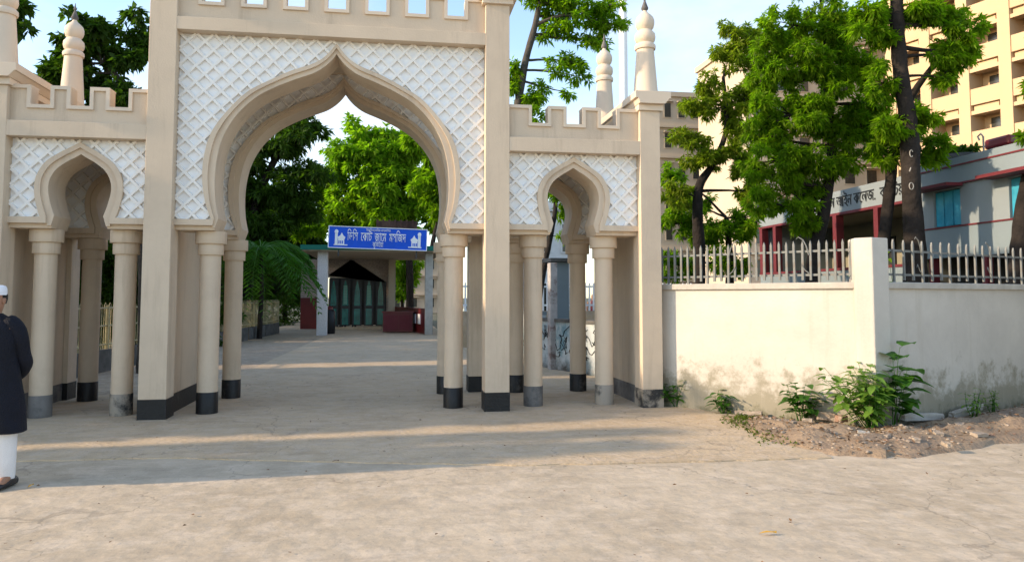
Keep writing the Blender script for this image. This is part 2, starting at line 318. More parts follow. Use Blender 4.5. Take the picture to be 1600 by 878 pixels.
for x0, x1, top in tops:
    p = pier(x0, x1, D, D + .36, top, SCUFF if top < 5 and x0 > 0 else BLACK)
    p = pier(x0, x1, YB0, YB1, top)
    if x0 != c_: gp(MB().box(x0 + .07, x1 - .07, D + .36, YB0, .272, top - .02), 'side_wall', BEIGE)
    if x0 != c_: gp(MB().box(x0 + .065, x1 - .065, D + .36, YB0, 0, .272), 'side_plinth', GREYB if top < 5 else BLACK)
    xc = (x0 + x1) / 2
    if top < 5:
        gp(MB().box(x0 - .03, x1 + .04, D - .04, YB1 + .04, 4.33, 4.42), 'cap_band', TRIM, bevel=.006)
        pr = [(x0 - .035, 4.42), (x1 + .05, 4.42), (x1 + .12, 4.50), (x1 + .14, 4.50), (x1 + .14, 4.60), (x0 - .1, 4.60), (x0 - .1, 4.50), (x0 - .06, 4.50)]
        gp(MB().prism(pr, D - .11, YB1 + .1), 'cap', TRIM, bevel=.006)
        for k, yc in enumerate((D + .17, D + 2.36)):
            pf = [(.185, 4.60), (.18, 4.66), (.13, 5.29), (.13, 5.30), (.152, 5.30), (.158, 5.33), (.155, 5.36), (.135, 5.385), (.115, 5.40), (.143, 5.43), (.155, 5.48), (.148, 5.54), (.11, 5.585), (.098, 5.60),
                  (.125, 5.63), (.142, 5.69), (.142, 5.74), (.125, 5.79), (.09, 5.83), (.045, 5.87), (.03, 5.90)]
            if k: pf = [(r_, z_ + .14 * min(1, max(0, (z_ - 4.66) / .5))) for r_, z_ in pf]
            t = gp(MB().lathe(xc, yc, pf, 28), 'turret', BEIGE, True)
            t.data.materials[0] = TRIM
            gp(MB().lathe(xc, yc, [(r_, z_ + .14 * k) for r_, z_ in [(.02, 5.895), (.05, 5.92), (.055, 5.94), (.022, 6.03), (.012, 6.06), (.028, 6.08), (.012, 6.11), (.004, 6.18)]], 14), 'finial', GREYB, True, parent=t)
    else:
        gp(MB().box(x0 - .05, x1 + .05, D - .05, YB1 + .05, 5.79, 5.86), 'cap_band', TRIM, bevel=.006)
        gp(MB().box(x0 - .1, x1 + .1, D - .1, YB1 + .1, 5.86, 5.98), 'cap', TRIM, bevel=.006)
MI = [(1.585, 2.50), (1.53, 2.66), (1.575, 2.9), (1.59, 3.2), (1.565, 3.5), (1.49, 3.79), (1.33, 4.08), (1.09, 4.33), (.83, 4.49), (.57, 4.61), (.32, 4.71), (.18, 4.80), (.075, 4.90), (0, 5.0)]
MO = [(1.64, 2.50), (1.62, 2.64), (1.70, 2.88), (1.745, 3.2), (1.725, 3.52), (1.64, 3.83), (1.45, 4.12), (1.19, 4.40), (.90, 4.575), (.62, 4.72), (.36, 4.82), (.20, 4.91), (.09, 5.02), (0, 5.14)]
WI = [(.345, 2.50), (.30, 2.66), (.355, 2.84), (.385, 3.0), (.37, 3.14), (.30, 3.27), (.18, 3.37), (.08, 3.43), (0, 3.48)]
WO = [(.42, 2.50), (.46, 2.64), (.515, 2.82), (.54, 3.0), (.52, 3.18), (.42, 3.36), (.25, 3.49), (.11, 3.57), (0, 3.635)]
strip_cache = {}
def strip_mesh(L_):
    k = round(L_, 2)
    if k not in strip_cache:
        w = .024; b = MB(); b.add([(0, 0, -w), (k, 0, -w), (k, 0, w), (0, 0, w), (0, -.037, -w * .7), (k, -.037, -w * .7), (k, -.037, w * .7), (0, -.037, w * .7)],
                                  [(4, 5, 6, 7), (0, 1, 5, 4), (1, 2, 6, 5), (2, 3, 7, 6), (3, 0, 4, 7), (0, 3, 2, 1)])
        me = b.mesh('lattice_strip'); me.materials.append(STRIP); strip_cache[k] = me
    return strip_cache[k]
def inpoly(x, z, P):
    c = False; n = len(P)
    for i in range(n):
        x1, z1 = P[i]; x2, z2 = P[i - 1]
        if (z1 > z) != (z2 > z) and x < (x2 - x1) * (z - z1) / (z2 - z1) + x1: c = not c
    return c
def arch_wall(xc, half, I, O, ztop, yf, th, pitch=.226):
    i0 = [I[0]] + spline(I[1:], 4); o0 = [O[0]] + spline(O[1:], 4)
    mid = [(p[0] * .45 + q[0] * .55, p[1] * .45 + q[1] * .55) for p, q in zip(i0, o0)]
    def at_z(prof, z):          # x of the foot at height z
        (x0, z0), (x1, z1) = prof[0], prof[1]; return x0 + (x1 - x0) * (z - z0) / (z1 - z0)
    def P(prof, sgn): return [(xc + sgn * x, z) for x, z in prof]
    W_ = half
    wall = [(xc - W_, 2.50), (xc - W_, ztop), (xc + W_, ztop), (xc + W_, 2.50)] + P(i0, 1) + list(reversed(P(i0, -1)))[1:]
    gp(MB().prism(wall, yf, yf + th), 'arch_wall', BEIGE)
    def ringpoly(outer, inner, zb, zl, full):
        inn = [(at_z(inner, zb), zb)] + inner[1:]
        out = outer[1:]
        p = [(xc - W_, zb), (xc - W_, zl)] if full else [(xc - at_z(outer, zb), zb)]
        p += P(out, -1) + list(reversed(P(out, 1)))[1:]
        p += [(xc + W_, zl), (xc + W_, zb)] if full else [(xc + at_z(outer, zb), zb)]
        p += P(inn, 1) + list(reversed(P(inn, -1)))[1:]
        return p
    fr = gp(MB().prism(ringpoly(o0, mid, 2.56, 2.64, True), yf - .075, yf - .001), 'arch_frame', TRIM)
    fr.data.materials[0] = BEIGE
    inner = [(p[0] + .001, p[1]) for p in i0]
    gp(MB().prism(ringpoly(mid, i0, 2.53, 2.6, False), yf - .04, yf - .0015), 'arch_moulding', BEIGE)
    # white field
    h = [(p[0] * .3 + q[0] * .7, p[1] * .3 + q[1] * .7) for p, q in zip(i0, o0)][1:]
    fld = [(xc - W_, 2.60), (xc - W_, ztop), (xc + W_, ztop), (xc + W_, 2.60)] + [(xc + h[0][0], 2.60)] + P(h, 1) + list(reversed(P(h, -1)))[1:] + [(xc - h[0][0], 2.60)]
    gp(MB().prism(fld, yf - .008, yf - .0005), 'white_field', WHITE)
    hole = P(h, 1) + list(reversed(P(h, -1)))[1:]; hole = [(xc + h[0][0], 2.4)] + hole + [(xc - h[0][0], 2.4)]
    for sg in (1, -1):
        n0 = int((2 * W_ + (ztop - 2.6)) / pitch) + 2
        for k in range(-n0, n0 + 1):
            s0 = k * pitch; pts = []; run = []
            m = 400; Lmax = (ztop - 2.6) * 1.4142
            for j in range(m + 1):
                t = Lmax * j / m; z = 2.6 + t * .70711; x = xc + s0 + .05 + sg * t * .70711
                ok = abs(x - xc) < W_ and z <= ztop and not inpoly(x, z, hole)
                if ok: run.append((x, z))
                if (not ok or j == m) and run:
                    if len(run) * Lmax / m > .05: pts.append((run[0], run[-1]))
                    run = []
            for p0, p1 in pts:
                Ls = math.hypot(p1[0] - p0[0], p1[1] - p0[1])
                link(strip_mesh(Ls), 'lattice_strip', gate, (p0[0] - GX, yf - .0085 - (.002 if sg > 0 else 0) - D, p0[1]), (0, -R(45) if sg > 0 else -R(135), 0))
ARCHES = [(GX, 2.089, MI, MO, 5.19), (GX + 3.405, .970, WI, WO, 3.676), (GX - 3.2825, .8475, WI, WO, 3.676)]
for xc, half, I, O, zt in ARCHES:
    arch_wall(xc, half, I, O, zt, D + .2, .5)
    arch_wall(xc, half, I, O, zt, D + 1.86, .5)
    bt = zt + (.175 if zt > 4 else .2)
    for y0, y1 in ((D + .003, D + .70), (D + 1.80, D + 2.50)):
        gp(MB().box(xc - half, xc + half, y0, y1, zt, bt), 'beam', BEIGE, bevel=.004)
    gp(MB().box(xc - half, xc + half, D + .70, D + 1.80, bt - .16, bt - .02), 'roof_slab', BEIGE)
    # crenellated parapet
    if zt > 4: nn, pit, hw, zb, ztp = 7, .557, .135, 5.60, 5.87
    else: nn, pit, hw, zb, ztp = 3, (.515 if xc > GX else .48), .13, 4.095, 4.35
    poly = [(xc - half, bt), (xc - half, ztp)]; tr = []
    cs = [xc + (k - (nn - 1) / 2) * pit for k in range(nn)]; prev = xc - half
    for cx in cs:
        poly += [(cx - hw, ztp), (cx - hw, zb), (cx + hw, zb), (cx + hw, ztp)]
    poly += [(xc + half, ztp), (xc + half, bt)]
    y0, y1 = D + .09, D + .31
    gp(MB().prism(poly, y0, y1), 'parapet', BEIGE)
    q = [(xc - half, ztp)]
    for cx in cs: q += [(cx - hw, ztp), (cx - hw, zb), (cx + hw, zb), (cx + hw, ztp)]
    q += [(xc + half, ztp)]
    w = .035; low = [(xc - half, ztp - w)]
    for cx in cs: low += [(cx - hw - w, ztp - w), (cx - hw - w, zb - w), (cx + hw + w, zb - w), (cx + hw + w, ztp - w)]
    low += [(xc + half, ztp - w)]
    up = [(x, z + .012) if abs(z - ztp) < 1e-6 else (x, z + .012) for x, z in q]
    up = [(xc - half, ztp + .012)]
    for cx in cs: up += [(cx - hw + .012, ztp + .012), (cx - hw + .012, zb + .012), (cx + hw - .012, zb + .012), (cx + hw - .012, ztp + .012)]
    up += [(xc + half, ztp + .012)]
    gp(MB().prism(up + list(reversed(low)), y0 - .03, y0 - .0015), 'parapet_trim', TRIM)
    cap_ = MB()
    segs = [(xc - half, cs[0] - hw)] + [(cs[i] + hw, cs[i + 1] - hw) for i in range(nn - 1)] + [(cs[-1] + hw, xc + half)]
    for s0, s1 in segs: gp(MB().box(s0, s1, y0 - .0005, y1 + .02, ztp + .001, ztp + .02), 'parapet_coping', TRIM)
# columns
colprof = [(.137, .30), (.137, 2.17), (.137, 2.175), (.165, 2.175), (.168, 2.18), (.168, 2.325), (.166, 2.33), (.203, 2.33), (.206, 2.335), (.206, 2.49), (.204, 2.4985)]
for i, off in enumerate((-3.80, -2.79, -1.69, 1.69, 2.865, 3.945)):
    for j, yc in enumerate((D + .50, D + 2.10)):
        o = gp(MB().lathe(GX + off, yc, colprof, 32), 'column', BEIGE, True)
        bm_ = [GREYB, SCUFF, BLACK, BLACK, GREYB, SCUFF][i] if j == 0 else BLACK
        gp(MB().lathe(GX + off, yc, [(.143, 0), (.143, .295), (.138, .302)], 32), 'column_base', bm_, True, parent=o)

# ================================================================== RIGHT BOUNDARY WALL
WA, WB, WC_, WD_ = Vector((3.915, 10.78, 0)), Vector((5.80, 8.62, 0)), Vector((6.05, 8.58, 0)), Vector((11.2, 10.75, 0))
bw = empty('boundary_wall', WB, 0, 'long cream plastered boundary wall with grey cement coping right of the gateway', 'wall')
def seg_box(b, p, q, t0, t1, z0, z1):
    """a slab along p->q; t0..t1 across (positive = away from camera side)"""
    d = (q - p).normalized(); n = Vector((-d.y, d.x, 0)); n = n if n.y > 0 else -n
    vs = [p + n * t0, q + n * t0, q + n * t1, p + n * t1]
    return b.add([(v.x, v.y, z0) for v in vs] + [(v.x, v.y, z1) for v in vs], [(0, 3, 2, 1), (4, 5, 6, 7), (0, 1, 5, 4), (1, 2, 6, 5), (2, 3, 7, 6), (3, 0, 4, 7)])
def wp(b, name, m, bevel=0): o = b.build(name, m, bw, bevel=bevel); o.location = -WB; return o
wp(seg_box(MB(), WA, WB, 0, .16, -.02, 1.70), 'wall_panel', WALL)
wp(seg_box(MB(), WC_, WD_, 0, .16, -.02, 1.70), 'wall_panel', WALL)
wp(seg_box(MB(), WA, WB, -.045, .2, 1.70, 1.785), 'coping', CAPM, .012)
wp(seg_box(MB(), WC_, WD_, -.045, .2, 1.70, 1.785), 'coping', CAPM, .012)
pl = MB(); dirp = (WD_ - WC_).normalized()
P0 = Vector((5.72, 8.46, 0)); pl.add([(5.70, 8.60, 0), (5.84, 8.44, 0), (6.12, 8.53, 0), (6.06, 8.86, 0), (5.80, 8.88, 0)] + [(5.70, 8.60, 2.33), (5.84, 8.44, 2.33), (6.12, 8.53, 2.33), (6.06, 8.86, 2.33), (5.80, 8.88, 2.33)],
                          [(0, 4, 3, 2, 1), (5, 6, 7, 8, 9)] + [(i, (i + 1) % 5, (i + 1) % 5 + 5, i + 5) for i in range(5)])
wp(pl, 'wall_pillar', WALL, .015)
# dark metal clamps on the pillar
# ---- picket fences on the coping
fz0, fz1 = 1.86, 2.20
def picket_fence(p, q, label, n, side, scrolls):
    f = empty('picket_fence', p + Vector((0, 0, 1.785)), math.atan2((q - p).y, (q - p).x), label, 'fence')
    Lf = (q - p).length
    pk = MB(); w = .0145
    pk.add([(-w, -.012, .03), (w, -.012, .03), (w, .012, .03), (-w, .012, .03), (-w, -.012, .50), (w, -.012, .50), (w, .012, .50), (-w, .012, .50), (0, -.01, .55), (0, .01, .55)],
           [(0, 3, 2, 1), (0, 1, 5, 4), (1, 2, 6, 5), (2, 3, 7, 6), (3, 0, 4, 7), (4, 5, 8), (6, 7, 9), (5, 6, 9, 8), (7, 4, 8, 9)])
    pm = pk.mesh('picket'); pm.materials.append(FENCEM)
    for i in range(n):
        x = Lf * (i + .5) / n; down = i % 3 == 1
        link(pm, 'picket', f, (x + random.uniform(-.006, .006), -.012, -.03 if down else random.uniform(-.006, .006)), (0, random.uniform(-.012, .012), 0), (random.uniform(.9, 1.08), 1, 1.06 if down else 1))
    for z in (.10, .41): MB().box(0, Lf, .0, .014, z - .014, z + .014).build('rail', FENCEM, f)
    for x in scrolls:
        for s in (1,) if random.random() < .5 else (-1,):
            pts = [(x + s * r_ * math.sin(t_), -.035, z_) for r_, t_, z_ in []]
            pts = [(x, -.03, .36), (x + s * .03, -.03, .48), (x + s * .07, -.03, .56), (x + s * .13, -.03, .60), (x + s * .16, -.035, .57)]
            MB().tube(pts, [.009, .009, .008, .007, .003], 6).build('scroll', FENCEM, f, True)
            pts = [(x, -.03, .12), (x + s * .05, -.03, .16), (x + s * .10, -.03, .24), (x + s * .12, -.03, .20)]
            MB().tube(pts, [.007, .007, .006, .003], 6).build('scroll', FENCEM, f, True)
    return f
nA = Vector((.76, .65, 0)) * .08
picket_fence(WA + Vector((.06, .02, 0)), WB + Vector((0, .08, 0)), 'pale grey picket fence on the coping between gateway and wall pillar', 27, 1, (1.1, 2.2))
picket_fence(WC_ + Vector((.02, .1, 0)), WD_ + Vector((0, .1, 0)), 'rust-flecked pale picket fence on the wall right of the pillar', 25, 1, (.95, 2.75))

# ================================================================== LOW COLLEGE BUILDING (facade in the plane x = 11)
FX = 11.0
low = empty('college_building', (FX, 14, 0), 0, 'low blue-grey college building with maroon bands and painted Bengali lettering', 'building')
def lp(b, name, m, parent=None, bevel=0):
    o = b.build(name, m, parent or low, bevel=bevel)
    if parent is None: o.location = (-FX, -14, 0)
    return o
def yz(px, py, X=FX): v = atX(px, py, X); return v.y, v.z
YV = yz(1430, 330)[0]     # where the veranda starts
YE = yz(1188, 350)[0]
# solid wing (near part)
wy0 = 7.5
ws = [(yz(1458, 330), yz(1500, 355)), (yz(1578, 290), yz(1640, 340))]
win = [(13.12, 13.86, 3.0, 3.73), (10.9, 11.94, 3.0, 3.73)]
ysplit = sorted([YV, wy0] + [y for w_ in win for y in w_[:2]])
bwl = MB(); prevy = wy0
for (y0, y1, z0, z1) in sorted(win):
    y0 = max(y0, wy0 + .05); bwl.box(FX, FX + .2, prevy, y0, 2.4, 3.8); bwl.box(FX, FX + .2, y0, y1, 2.4, z0); bwl.box(FX, FX + .2, y0, y1, z1, 3.8); prevy = y1
bwl.box(FX, FX + .2, prevy, YV, 2.4, 3.8)
lp(bwl, 'wall', PALEB)
lp(MB().box(FX - .03, FX - .001, wy0, YV, 2.38, 2.97), 'lower_band', BLUEG)
lp(MB().box(FX + .6, FX + .7, wy0, YV, 0, 2.4), 'recess_wall', DARKIN)  # dark sheet, the openings' shade put into its colour
lp(MB().box(FX - .02, FX + .05, wy0, YV, 0, 1.5), 'plinth_wall', BLUEG)
for yy in (8.6, 10.2, 11.6, 12.5, 13.9): lp(MB().box(FX - .02, FX + .12, yy, yy + .12, 1.5, 2.38), 'red_post', MAROON)
lp(MB().box(FX - .05, FX - .0015, wy0, YV, 2.97, 3.0), 'sill_band', MAROON)
lp(MB().box(FX - .06, FX + .25, wy0, YV, 3.80, 3.83), 'lintel_band', MAROON)
lp(MB().box(FX - .04, FX + .3, wy0, YV, 3.83, 4.16), 'parapet', BLUEG)
lp(MB().box(FX - .06, FX + .3, wy0, YV, 4.16, 4.19), 'parapet_band', MAROON)
lp(MB().box(FX - .04, FX + .3, wy0, YV, 4.19, 4.33), 'parapet_top', BLUEG)
for (y0, y1, z0, z1) in win:
    o = lp(MB().box(FX + .10, FX + .12, y0, y1, z0, z1), 'window', CYANG)
    n = 3
    for k in range(n):
        ya = y0 + (y1 - y0) * k / n; yb = y0 + (y1 - y0) * (k + 1) / n
        lp(MB().box(FX + .04, FX + .07, ya + .015, yb - .015, z0 + .02, z1 - .02), 'shutter', CYANG, o, .006)
    lp(MB().box(FX - .42, FX - .061, y0 - .15, y1 + .3, 3.75, 3.81), 'sunshade', MAROON)
# veranda
lp(MB().box(FX + 2.2, FX + 2.35, YV, YE, 0, 4.0), 'back_wall', OLIVE)
lp(MB().box(FX, FX + 2.2, YV - .15, YV, 0, 3.9), 'end_wall', OLIVE)
lp(MB().box(FX, FX + 2.3, YV, YE, 3.66, 3.8), 'ceiling', OLIVE)
lp(MB().box(FX - .03, FX + .22, YV, YE, 3.68, 4.22), 'sign_band', PALEB)
lp(MB().box(FX - .05, FX + .24, YV, YE, 3.62, 3.68), 'beam_edge', MAROON)
lp(MB().box(FX - .03, FX + .06, YV, YE, 0, 2.25), 'dado', BLUEG)
lp(MB().box(FX - .05, FX + .08, YV, YE, 2.25, 2.31), 'dado_band', MAROON)
for px in (1373, 1308, 1213, 1192): 
    y = yz(px, 380)[0]; lp(MB().box(FX - .06, FX + .14, y - .08, y + .08, 2.31, 3.62), 'veranda_post', MAROON)
for pa, pb in ((1350, 1362), (1385, 1400), (1230, 1245)):
    y1 = yz(pa, 360, FX + 2.2)[0]; y0 = yz(pb, 360, FX + 2.2)[0]; lp(MB().box(FX + 2.15, FX + 2.199, y0, y1, 0, 3.2), 'door', DARKIN)
lp(MB().box(FX, FX + 12, wy0, YE, 3.95, 3.99).box(FX + 11.8, FX + 12, wy0, YE, 0, 4), 'roof', CONC)
lp(MB().box(FX + .2, FX + 12, YE - .2, YE, 0, 4), 'end_gable', BLUEG)
lp(MB().box(FX + .2, FX + 12, wy0, wy0 + .2, 0, 4), 'near_gable', BLUEG)
# painted letters: text laid on the band
def text_mesh(body, size, m, name='lettering', extr=.004):
    cu = bpy.data.curves.new(name, 'FONT'); cu.body = body; cu.size = size; cu.extrude = extr; cu.align_x = 'CENTER'; cu.resolution_u = 3
    o = bpy.data.objects.new('tmp', cu); C.objects.link(o); dg = bpy.context.evaluated_depsgraph_get(); dg.update()
    me = bpy.data.meshes.new_from_object(o.evaluated_get(dg)); bpy.data.objects.remove(o); me.materials.clear(); me.materials.append(m); return me
INK = mat('black_lettering', (.015, .018, .02), .6, .1, 5, 0)
def lay_text(body, size, m, parent, loc, rot, width=None, sx=1):
    me = text_mesh(body, size, m)
    o = bpy.data.objects.new('lettering', me); C.objects.link(o); o.parent = parent; o.rotation_euler = rot
    if width and len(me.vertices):
        xs = [v.co.x for v in me.vertices]; k = width / max(.001, max(xs) - min(xs)); mxx = (max(xs) + min(xs)) / 2
        for v in me.vertices: v.co.x = (v.co.x - mxx) * k
    o.location = loc
    return o
ys = yz(1299, 320)[0]; ye = yz(1418, 300)[0]
lay_text('\u09b2 \u0986\u0987\u09a8 \u0995\u09c7\u09b2\u099c.  \u0995\u09c1\u09b7\u09bf\u099f\u09df\u09be', .40, INK, low, (-.042, (ys + ye) / 2 - 14, 3.82), (R(90), 0, R(-90)), abs(ys - ye))
# rooftop odds and ends
ta = atX(1580, 222, FX + .5)

# ================================================================== BIG PALE APARTMENT BLOCK
def apartment():
    dv = Vector((-math.sin(R(16.6)), math.cos(R(16.6)), 0)); dn = Vector((-dv.y, dv.x, 0)); dn = dn if dn.x < 0 else -dn
    r = ray(1510, 464); P = Vector((r[0], r[1], 0)) * (54 / math.cos(0)) 
    ap = empty('apartment_block', P, math.atan2(dv.y, dv.x), 'many-storeyed peach apartment block with recessed balconies at the upper right', 'building')
    # local x along the facade (away), local y: toward -facade normal? find side
    lx = dv; ly = Vector((-lx.y, lx.x, 0))      # left of lx = towards viewer side (-X)
    def s_at(px):
        q = ray(px, 464); # solve t*q = P + s*dv
        det = q[0] * (-dv.y) + dv.x * q[1]
        t = (P.x * (-dv.y) + dv.x * P.y) / det; s = (q[0] * t - P.x) / dv.x
        return s
    bay = 2.95; st = 3.05
    s0 = s_at(1660); s1 = s_at(1395)
    slab = MB(); nb = int((s1 - s0) / bay); ns = 13; z0 = 0
    slab.box(s0, s0 + nb * bay, -14, -1.6, 0, ns * st); ap_wall = slab.build('wall', TOWERM, ap)
    pil = MB(); par = MB(); panel = MB(); lint = MB()
    for i in range(nb + 1):
        pil.box(s0 + i * bay - .42, s0 + i * bay + .42, -1.6, 0, 0, ns * st)
    pil.build('pilasters', TOWERM, ap)['kind'] = 'stuff'
    for j in range(ns):
        for i in range(nb):
            x0, x1 = s0 + i * bay + .42, s0 + (i + 1) * bay - .42; z = j * st
            b = MB().prism([(-1.6, z), (-.08, z), (-.08, z + 1.15), (-.45, z + 1.15), (-.45, z + .12), (-1.6, z + .12)], x0, x1, 'x')
            o = b.build('balcony', TOWERM, ap)
            MB().box(x0, x1, -.9, -.08, z + 2.35, z + 2.62).build('lintel', TOWERM, o)
            MB().box(x0 + .25, x1 - .1, -.6, -.3, z + 2.621, z + 3.0).build('upstand', TOWERM, o)
            MB().box(x0 + .15, x1 - .5, -1.598, -1.55, z + .5, z + 2.2).build('window', GLASSD, o)
    MB().box(s0 - .6, s0 + nb * bay + .6, -14.2, .2, ns * st, ns * st + .9).build('roof', TOWERM, ap)
    return ap
apartment()
def plain_block(name, label, pxl, pxr, Y, ytop, m, storeys, bays, dep=10, zb=0, wm=GLASSD, balc=True):
    A = at(pxl, ytop, Y); B = at(pxr, ytop, Y); top = A.z; w = B.x - A.x
    o = empty(name, (A.x, Y, 0), 0, label, 'building')
    MB().box(0, w, 0, dep, zb, top).build('wall', m, o); MB().box(-.2, w + .2, -.25, dep + .2, top, top + .5).build('roof', m, o)
    st = top / storeys; bay = w / bays
    for j in range(storeys):
        if j and balc: MB().box(0, w, -.35, 0, j * st - .1, j * st + .08).build('ledge', m, o)
        for i in range(bays):
            x0 = i * bay + bay * .28; x1 = i * bay + bay * .72; z0 = j * st + st * .32; z1 = j * st + st * .78
            f = MB().box(x0 - .08, x1 + .08, -.07, .0, z0 - .08, z1 + .08).build('window', m, o)
            MB().box(x0, x1, -.09, -.071, z0, z1).build('pane', wm, f)
            if balc: MB().box(x0 - .2, x1 + .2, -.5, -.08, z1 + .1, z1 + .2).build('sunshade', m, f)
    return o
plain_block('apartment_block', 'pale cream apartment block half hidden behind the right-hand trees', 1165, 1470, 58, 60, PALEBL, 9, 9)
plain_block('apartment_block', 'pale block with its flat roof just above the thin tree beside the gateway', 1010, 1180, 75, 150, PALEBL, 7, 8)
plain_block('brick_house', 'whitewashed house seen through the right side arch', 830, 905, 36, 330, mat('whitewashed_brick', (.62, .6, .58), .85, .12, 3, .3, 12), 2, 2, balc=False)
plain_block('orange_shop', 'small orange-fronted shop behind the picket gate', 843, 868, 42, 415, mat('orange_paint', (.5, .25, .1), .8, .1, 1, .1, 10), 1, 2, balc=False)
plain_block('white_house', 'white house seen past the right end of the mosque porch', 606, 712, 75, 400, PALEBL, 3, 4)

# ================================================================== MOSQUE PORCH
MY = 32.4
mo = empty('mosque_porch', (-1.5, MY, 0), 0, 'mosque porch with flat green-edged canopy behind the main arch', 'building')
def mp_(b, name, m, parent=None, bevel=0):
    o = b.build(name, m, parent or mo, bevel=bevel)
    if parent is None: o.location = (1.5, -MY, 0)
    return o
cl = at(474, 390, MY).x; crr = at(690, 392, MY).x; cz = at(560, 393, MY).z
BY = MY + 6.5
mp_(MB().box(cl, crr, MY - .6, BY + .3, cz - .02, cz + .2), 'canopy', PALEBL)
mp_(MB().box(cl - .05, crr + .05, MY - .68, MY - .601, cz + .02, cz + .22), 'canopy_edge', GREENE)
for pxa, pxb, mm in ((496, 512, COLT), (664, 676, CAPM)):
    x0 = at(pxa, 450, MY).x; x1 = at(pxb, 450, MY).x; mp_(MB().box(x0, x1, MY - .2, MY + .2, 0, cz - .02), 'porch_column', mm, bevel=.02)
# back wall with a pointed opening
bl, br = at(470, 450, BY).x, at(618, 450, BY).x
ap_ = at(549, 405, BY); sl = at(512, 431, BY); sr = at(604, 441, BY); fz = cz - .03
ol, orr = sl.x, sr.x
mp_(MB().prism([(bl, .0), (bl, fz), (br, fz), (br, 0), (orr, 0), (orr, sr.z), (ap_.x, ap_.z), (ol, sl.z), (ol, 0)], BY, BY + .25), 'front_wall', TILE)
mp_(MB().box(bl + .01, ol - .01, BY - .04, BY - .001, 0, 1.55), 'red_dado', REDP)
mp_(MB().box(ol, orr, BY + 1.5, BY + 1.6, 0, fz), 'dark_inner_wall', DARKIN)
mp_(MB().box(ol, orr, BY + .02, BY + .12, sl.z - .1, sl.z + .0), 'transom', TRIM)
nd_ = 5
for k in range(nd_):
    x0 = ol + (orr - ol) * k / nd_ + .06; x1 = ol + (orr - ol) * (k + 1) / nd_ - .06
    dr = mp_(MB().box(x0, x1, BY + .16, BY + .2, .12, sl.z - .12), 'door_leaf', METAL)
    for z0, z1 in ((.2, 1.0), (1.15, sl.z - .25)):
        if z0 < 1: MB().box(x0 + .08, x1 - .08, BY + .13, BY + .159, z0, z1).build('pane', TEAL, dr)
        else:
            xm = (x0 + x1) / 2; hw = (x1 - x0) / 2 - .08
            MB().prism([(x0 + .08, z0), (x1 - .08, z0), (xm + hw * .8, z0 + (z1 - z0) * .6), (xm + hw * .2, z1), (xm - hw * .2, z1), (xm - hw * .8, z0 + (z1 - z0) * .6)], BY + .13, BY + .159).build('pane', TEAL, dr)
            if k in (1, 3):
                lv = MB()
                for q_ in range(12): zq = z0 + .08 + (z1 - z0 - .3) * q_ / 12; lv.box(xm - hw * .6, xm + hw * .6, BY + .10, BY + .128, zq, zq + .07)
                lv.build('louvre', mat('pale_green_paint', (.2, .42, .33), .5, .1, 4, 0), dr)
mp_(MB().box(ol - .2, orr + .5, BY - 1.2, BY + 1.4, 0, .14), 'threshold_step', CONC)
# right side: pilaster, framed opening with red dado and shoe cabinet
x0 = at(607, 450, BY - .5).x; x1 = at(617, 450, BY - .5).x; mp_(MB().box(x0, x1, BY - .45, BY - .01, 0, cz - .021), 'porch_pilaster', PALEBL)
ra, rb = Vector((at(617, 480, BY).x, BY - .2, 0)), Vector((at(664, 480, MY).x, MY + .05, 0))
def mseg(p, q, t0, t1, z0, z1, name, m): return mp_(seg_box(MB(), p, q, t0, t1, z0, z1), name, m)
mseg(rb, ra, 0, .15, 0, at(664, 482, MY).z, 'red_side_wall', REDP)
for px in (652, 657):
    pass
for k, t in enumerate((.12, .26)):
    p = rb.lerp(ra, t); q = rb.lerp(ra, t + .07)
    mseg(q, p, -.03, -.001, .42, .85, 'framed_notice', SIGNW)
sc_ = empty('shoe_cabinet', (at(625, 500, MY + 2).x, MY + 1.9, 0), 0, 'dark red low shoe cabinet on the porch floor beneath the red side wall', 'cabinet')
MB().box(-.75, .55, -.35, .35, .06, .9).build('carcass', REDP, sc_, bevel=.01); MB().box(-.8, .6, -.4, .36, .9, .95).build('top', REDP, sc_)
MB().box(-.7, -.1, -.365, -.351, .15, .8).build('door', MAROON, sc_); MB().box(-.05, .5, -.365, -.351, .15, .8).build('door', MAROON, sc_)
for px, tx in ((529, 'black sandals nearest the porch column on the mosque step'), (537, 'pair of dark shoes in the middle of the mosque step'), (553, 'dark slippers at the right end of the mosque step')):
    p = at(px, 508, BY - 1.0); s = empty('sandals', (p.x, BY - 1.0, .14), 0, tx, 'shoes')
    for k in (-.07, .07):
        b = MB(); b.rings([[(k + .045 * math.cos(t) * w_, .13 * math.sin(t) * w_, z_) for t in np.linspace(0, 2 * math.pi, 12, endpoint=False)] for w_, z_ in ((1, 0), (1, .03), (.85, .07), (.4, .09))]); b.build('shoe', BLACK, s, True)
bx_ = empty('water_drum', (at(515, 500, MY + 1.2).x, MY + 1.2, 0), 0, 'black plastic drum with red lid beside the porch column', 'drum')
MB().lathe(0, 0, [(.2, 0), (.24, .05), (.26, .5), (.24, .95), (.16, 1.05)], 18).build('body', BLACK, bx_, True); MB().lathe(0, 0, [(.13, 1.05), (.13, 1.15), (.06, 1.2)], 14).build('lid', REDP, bx_, True)
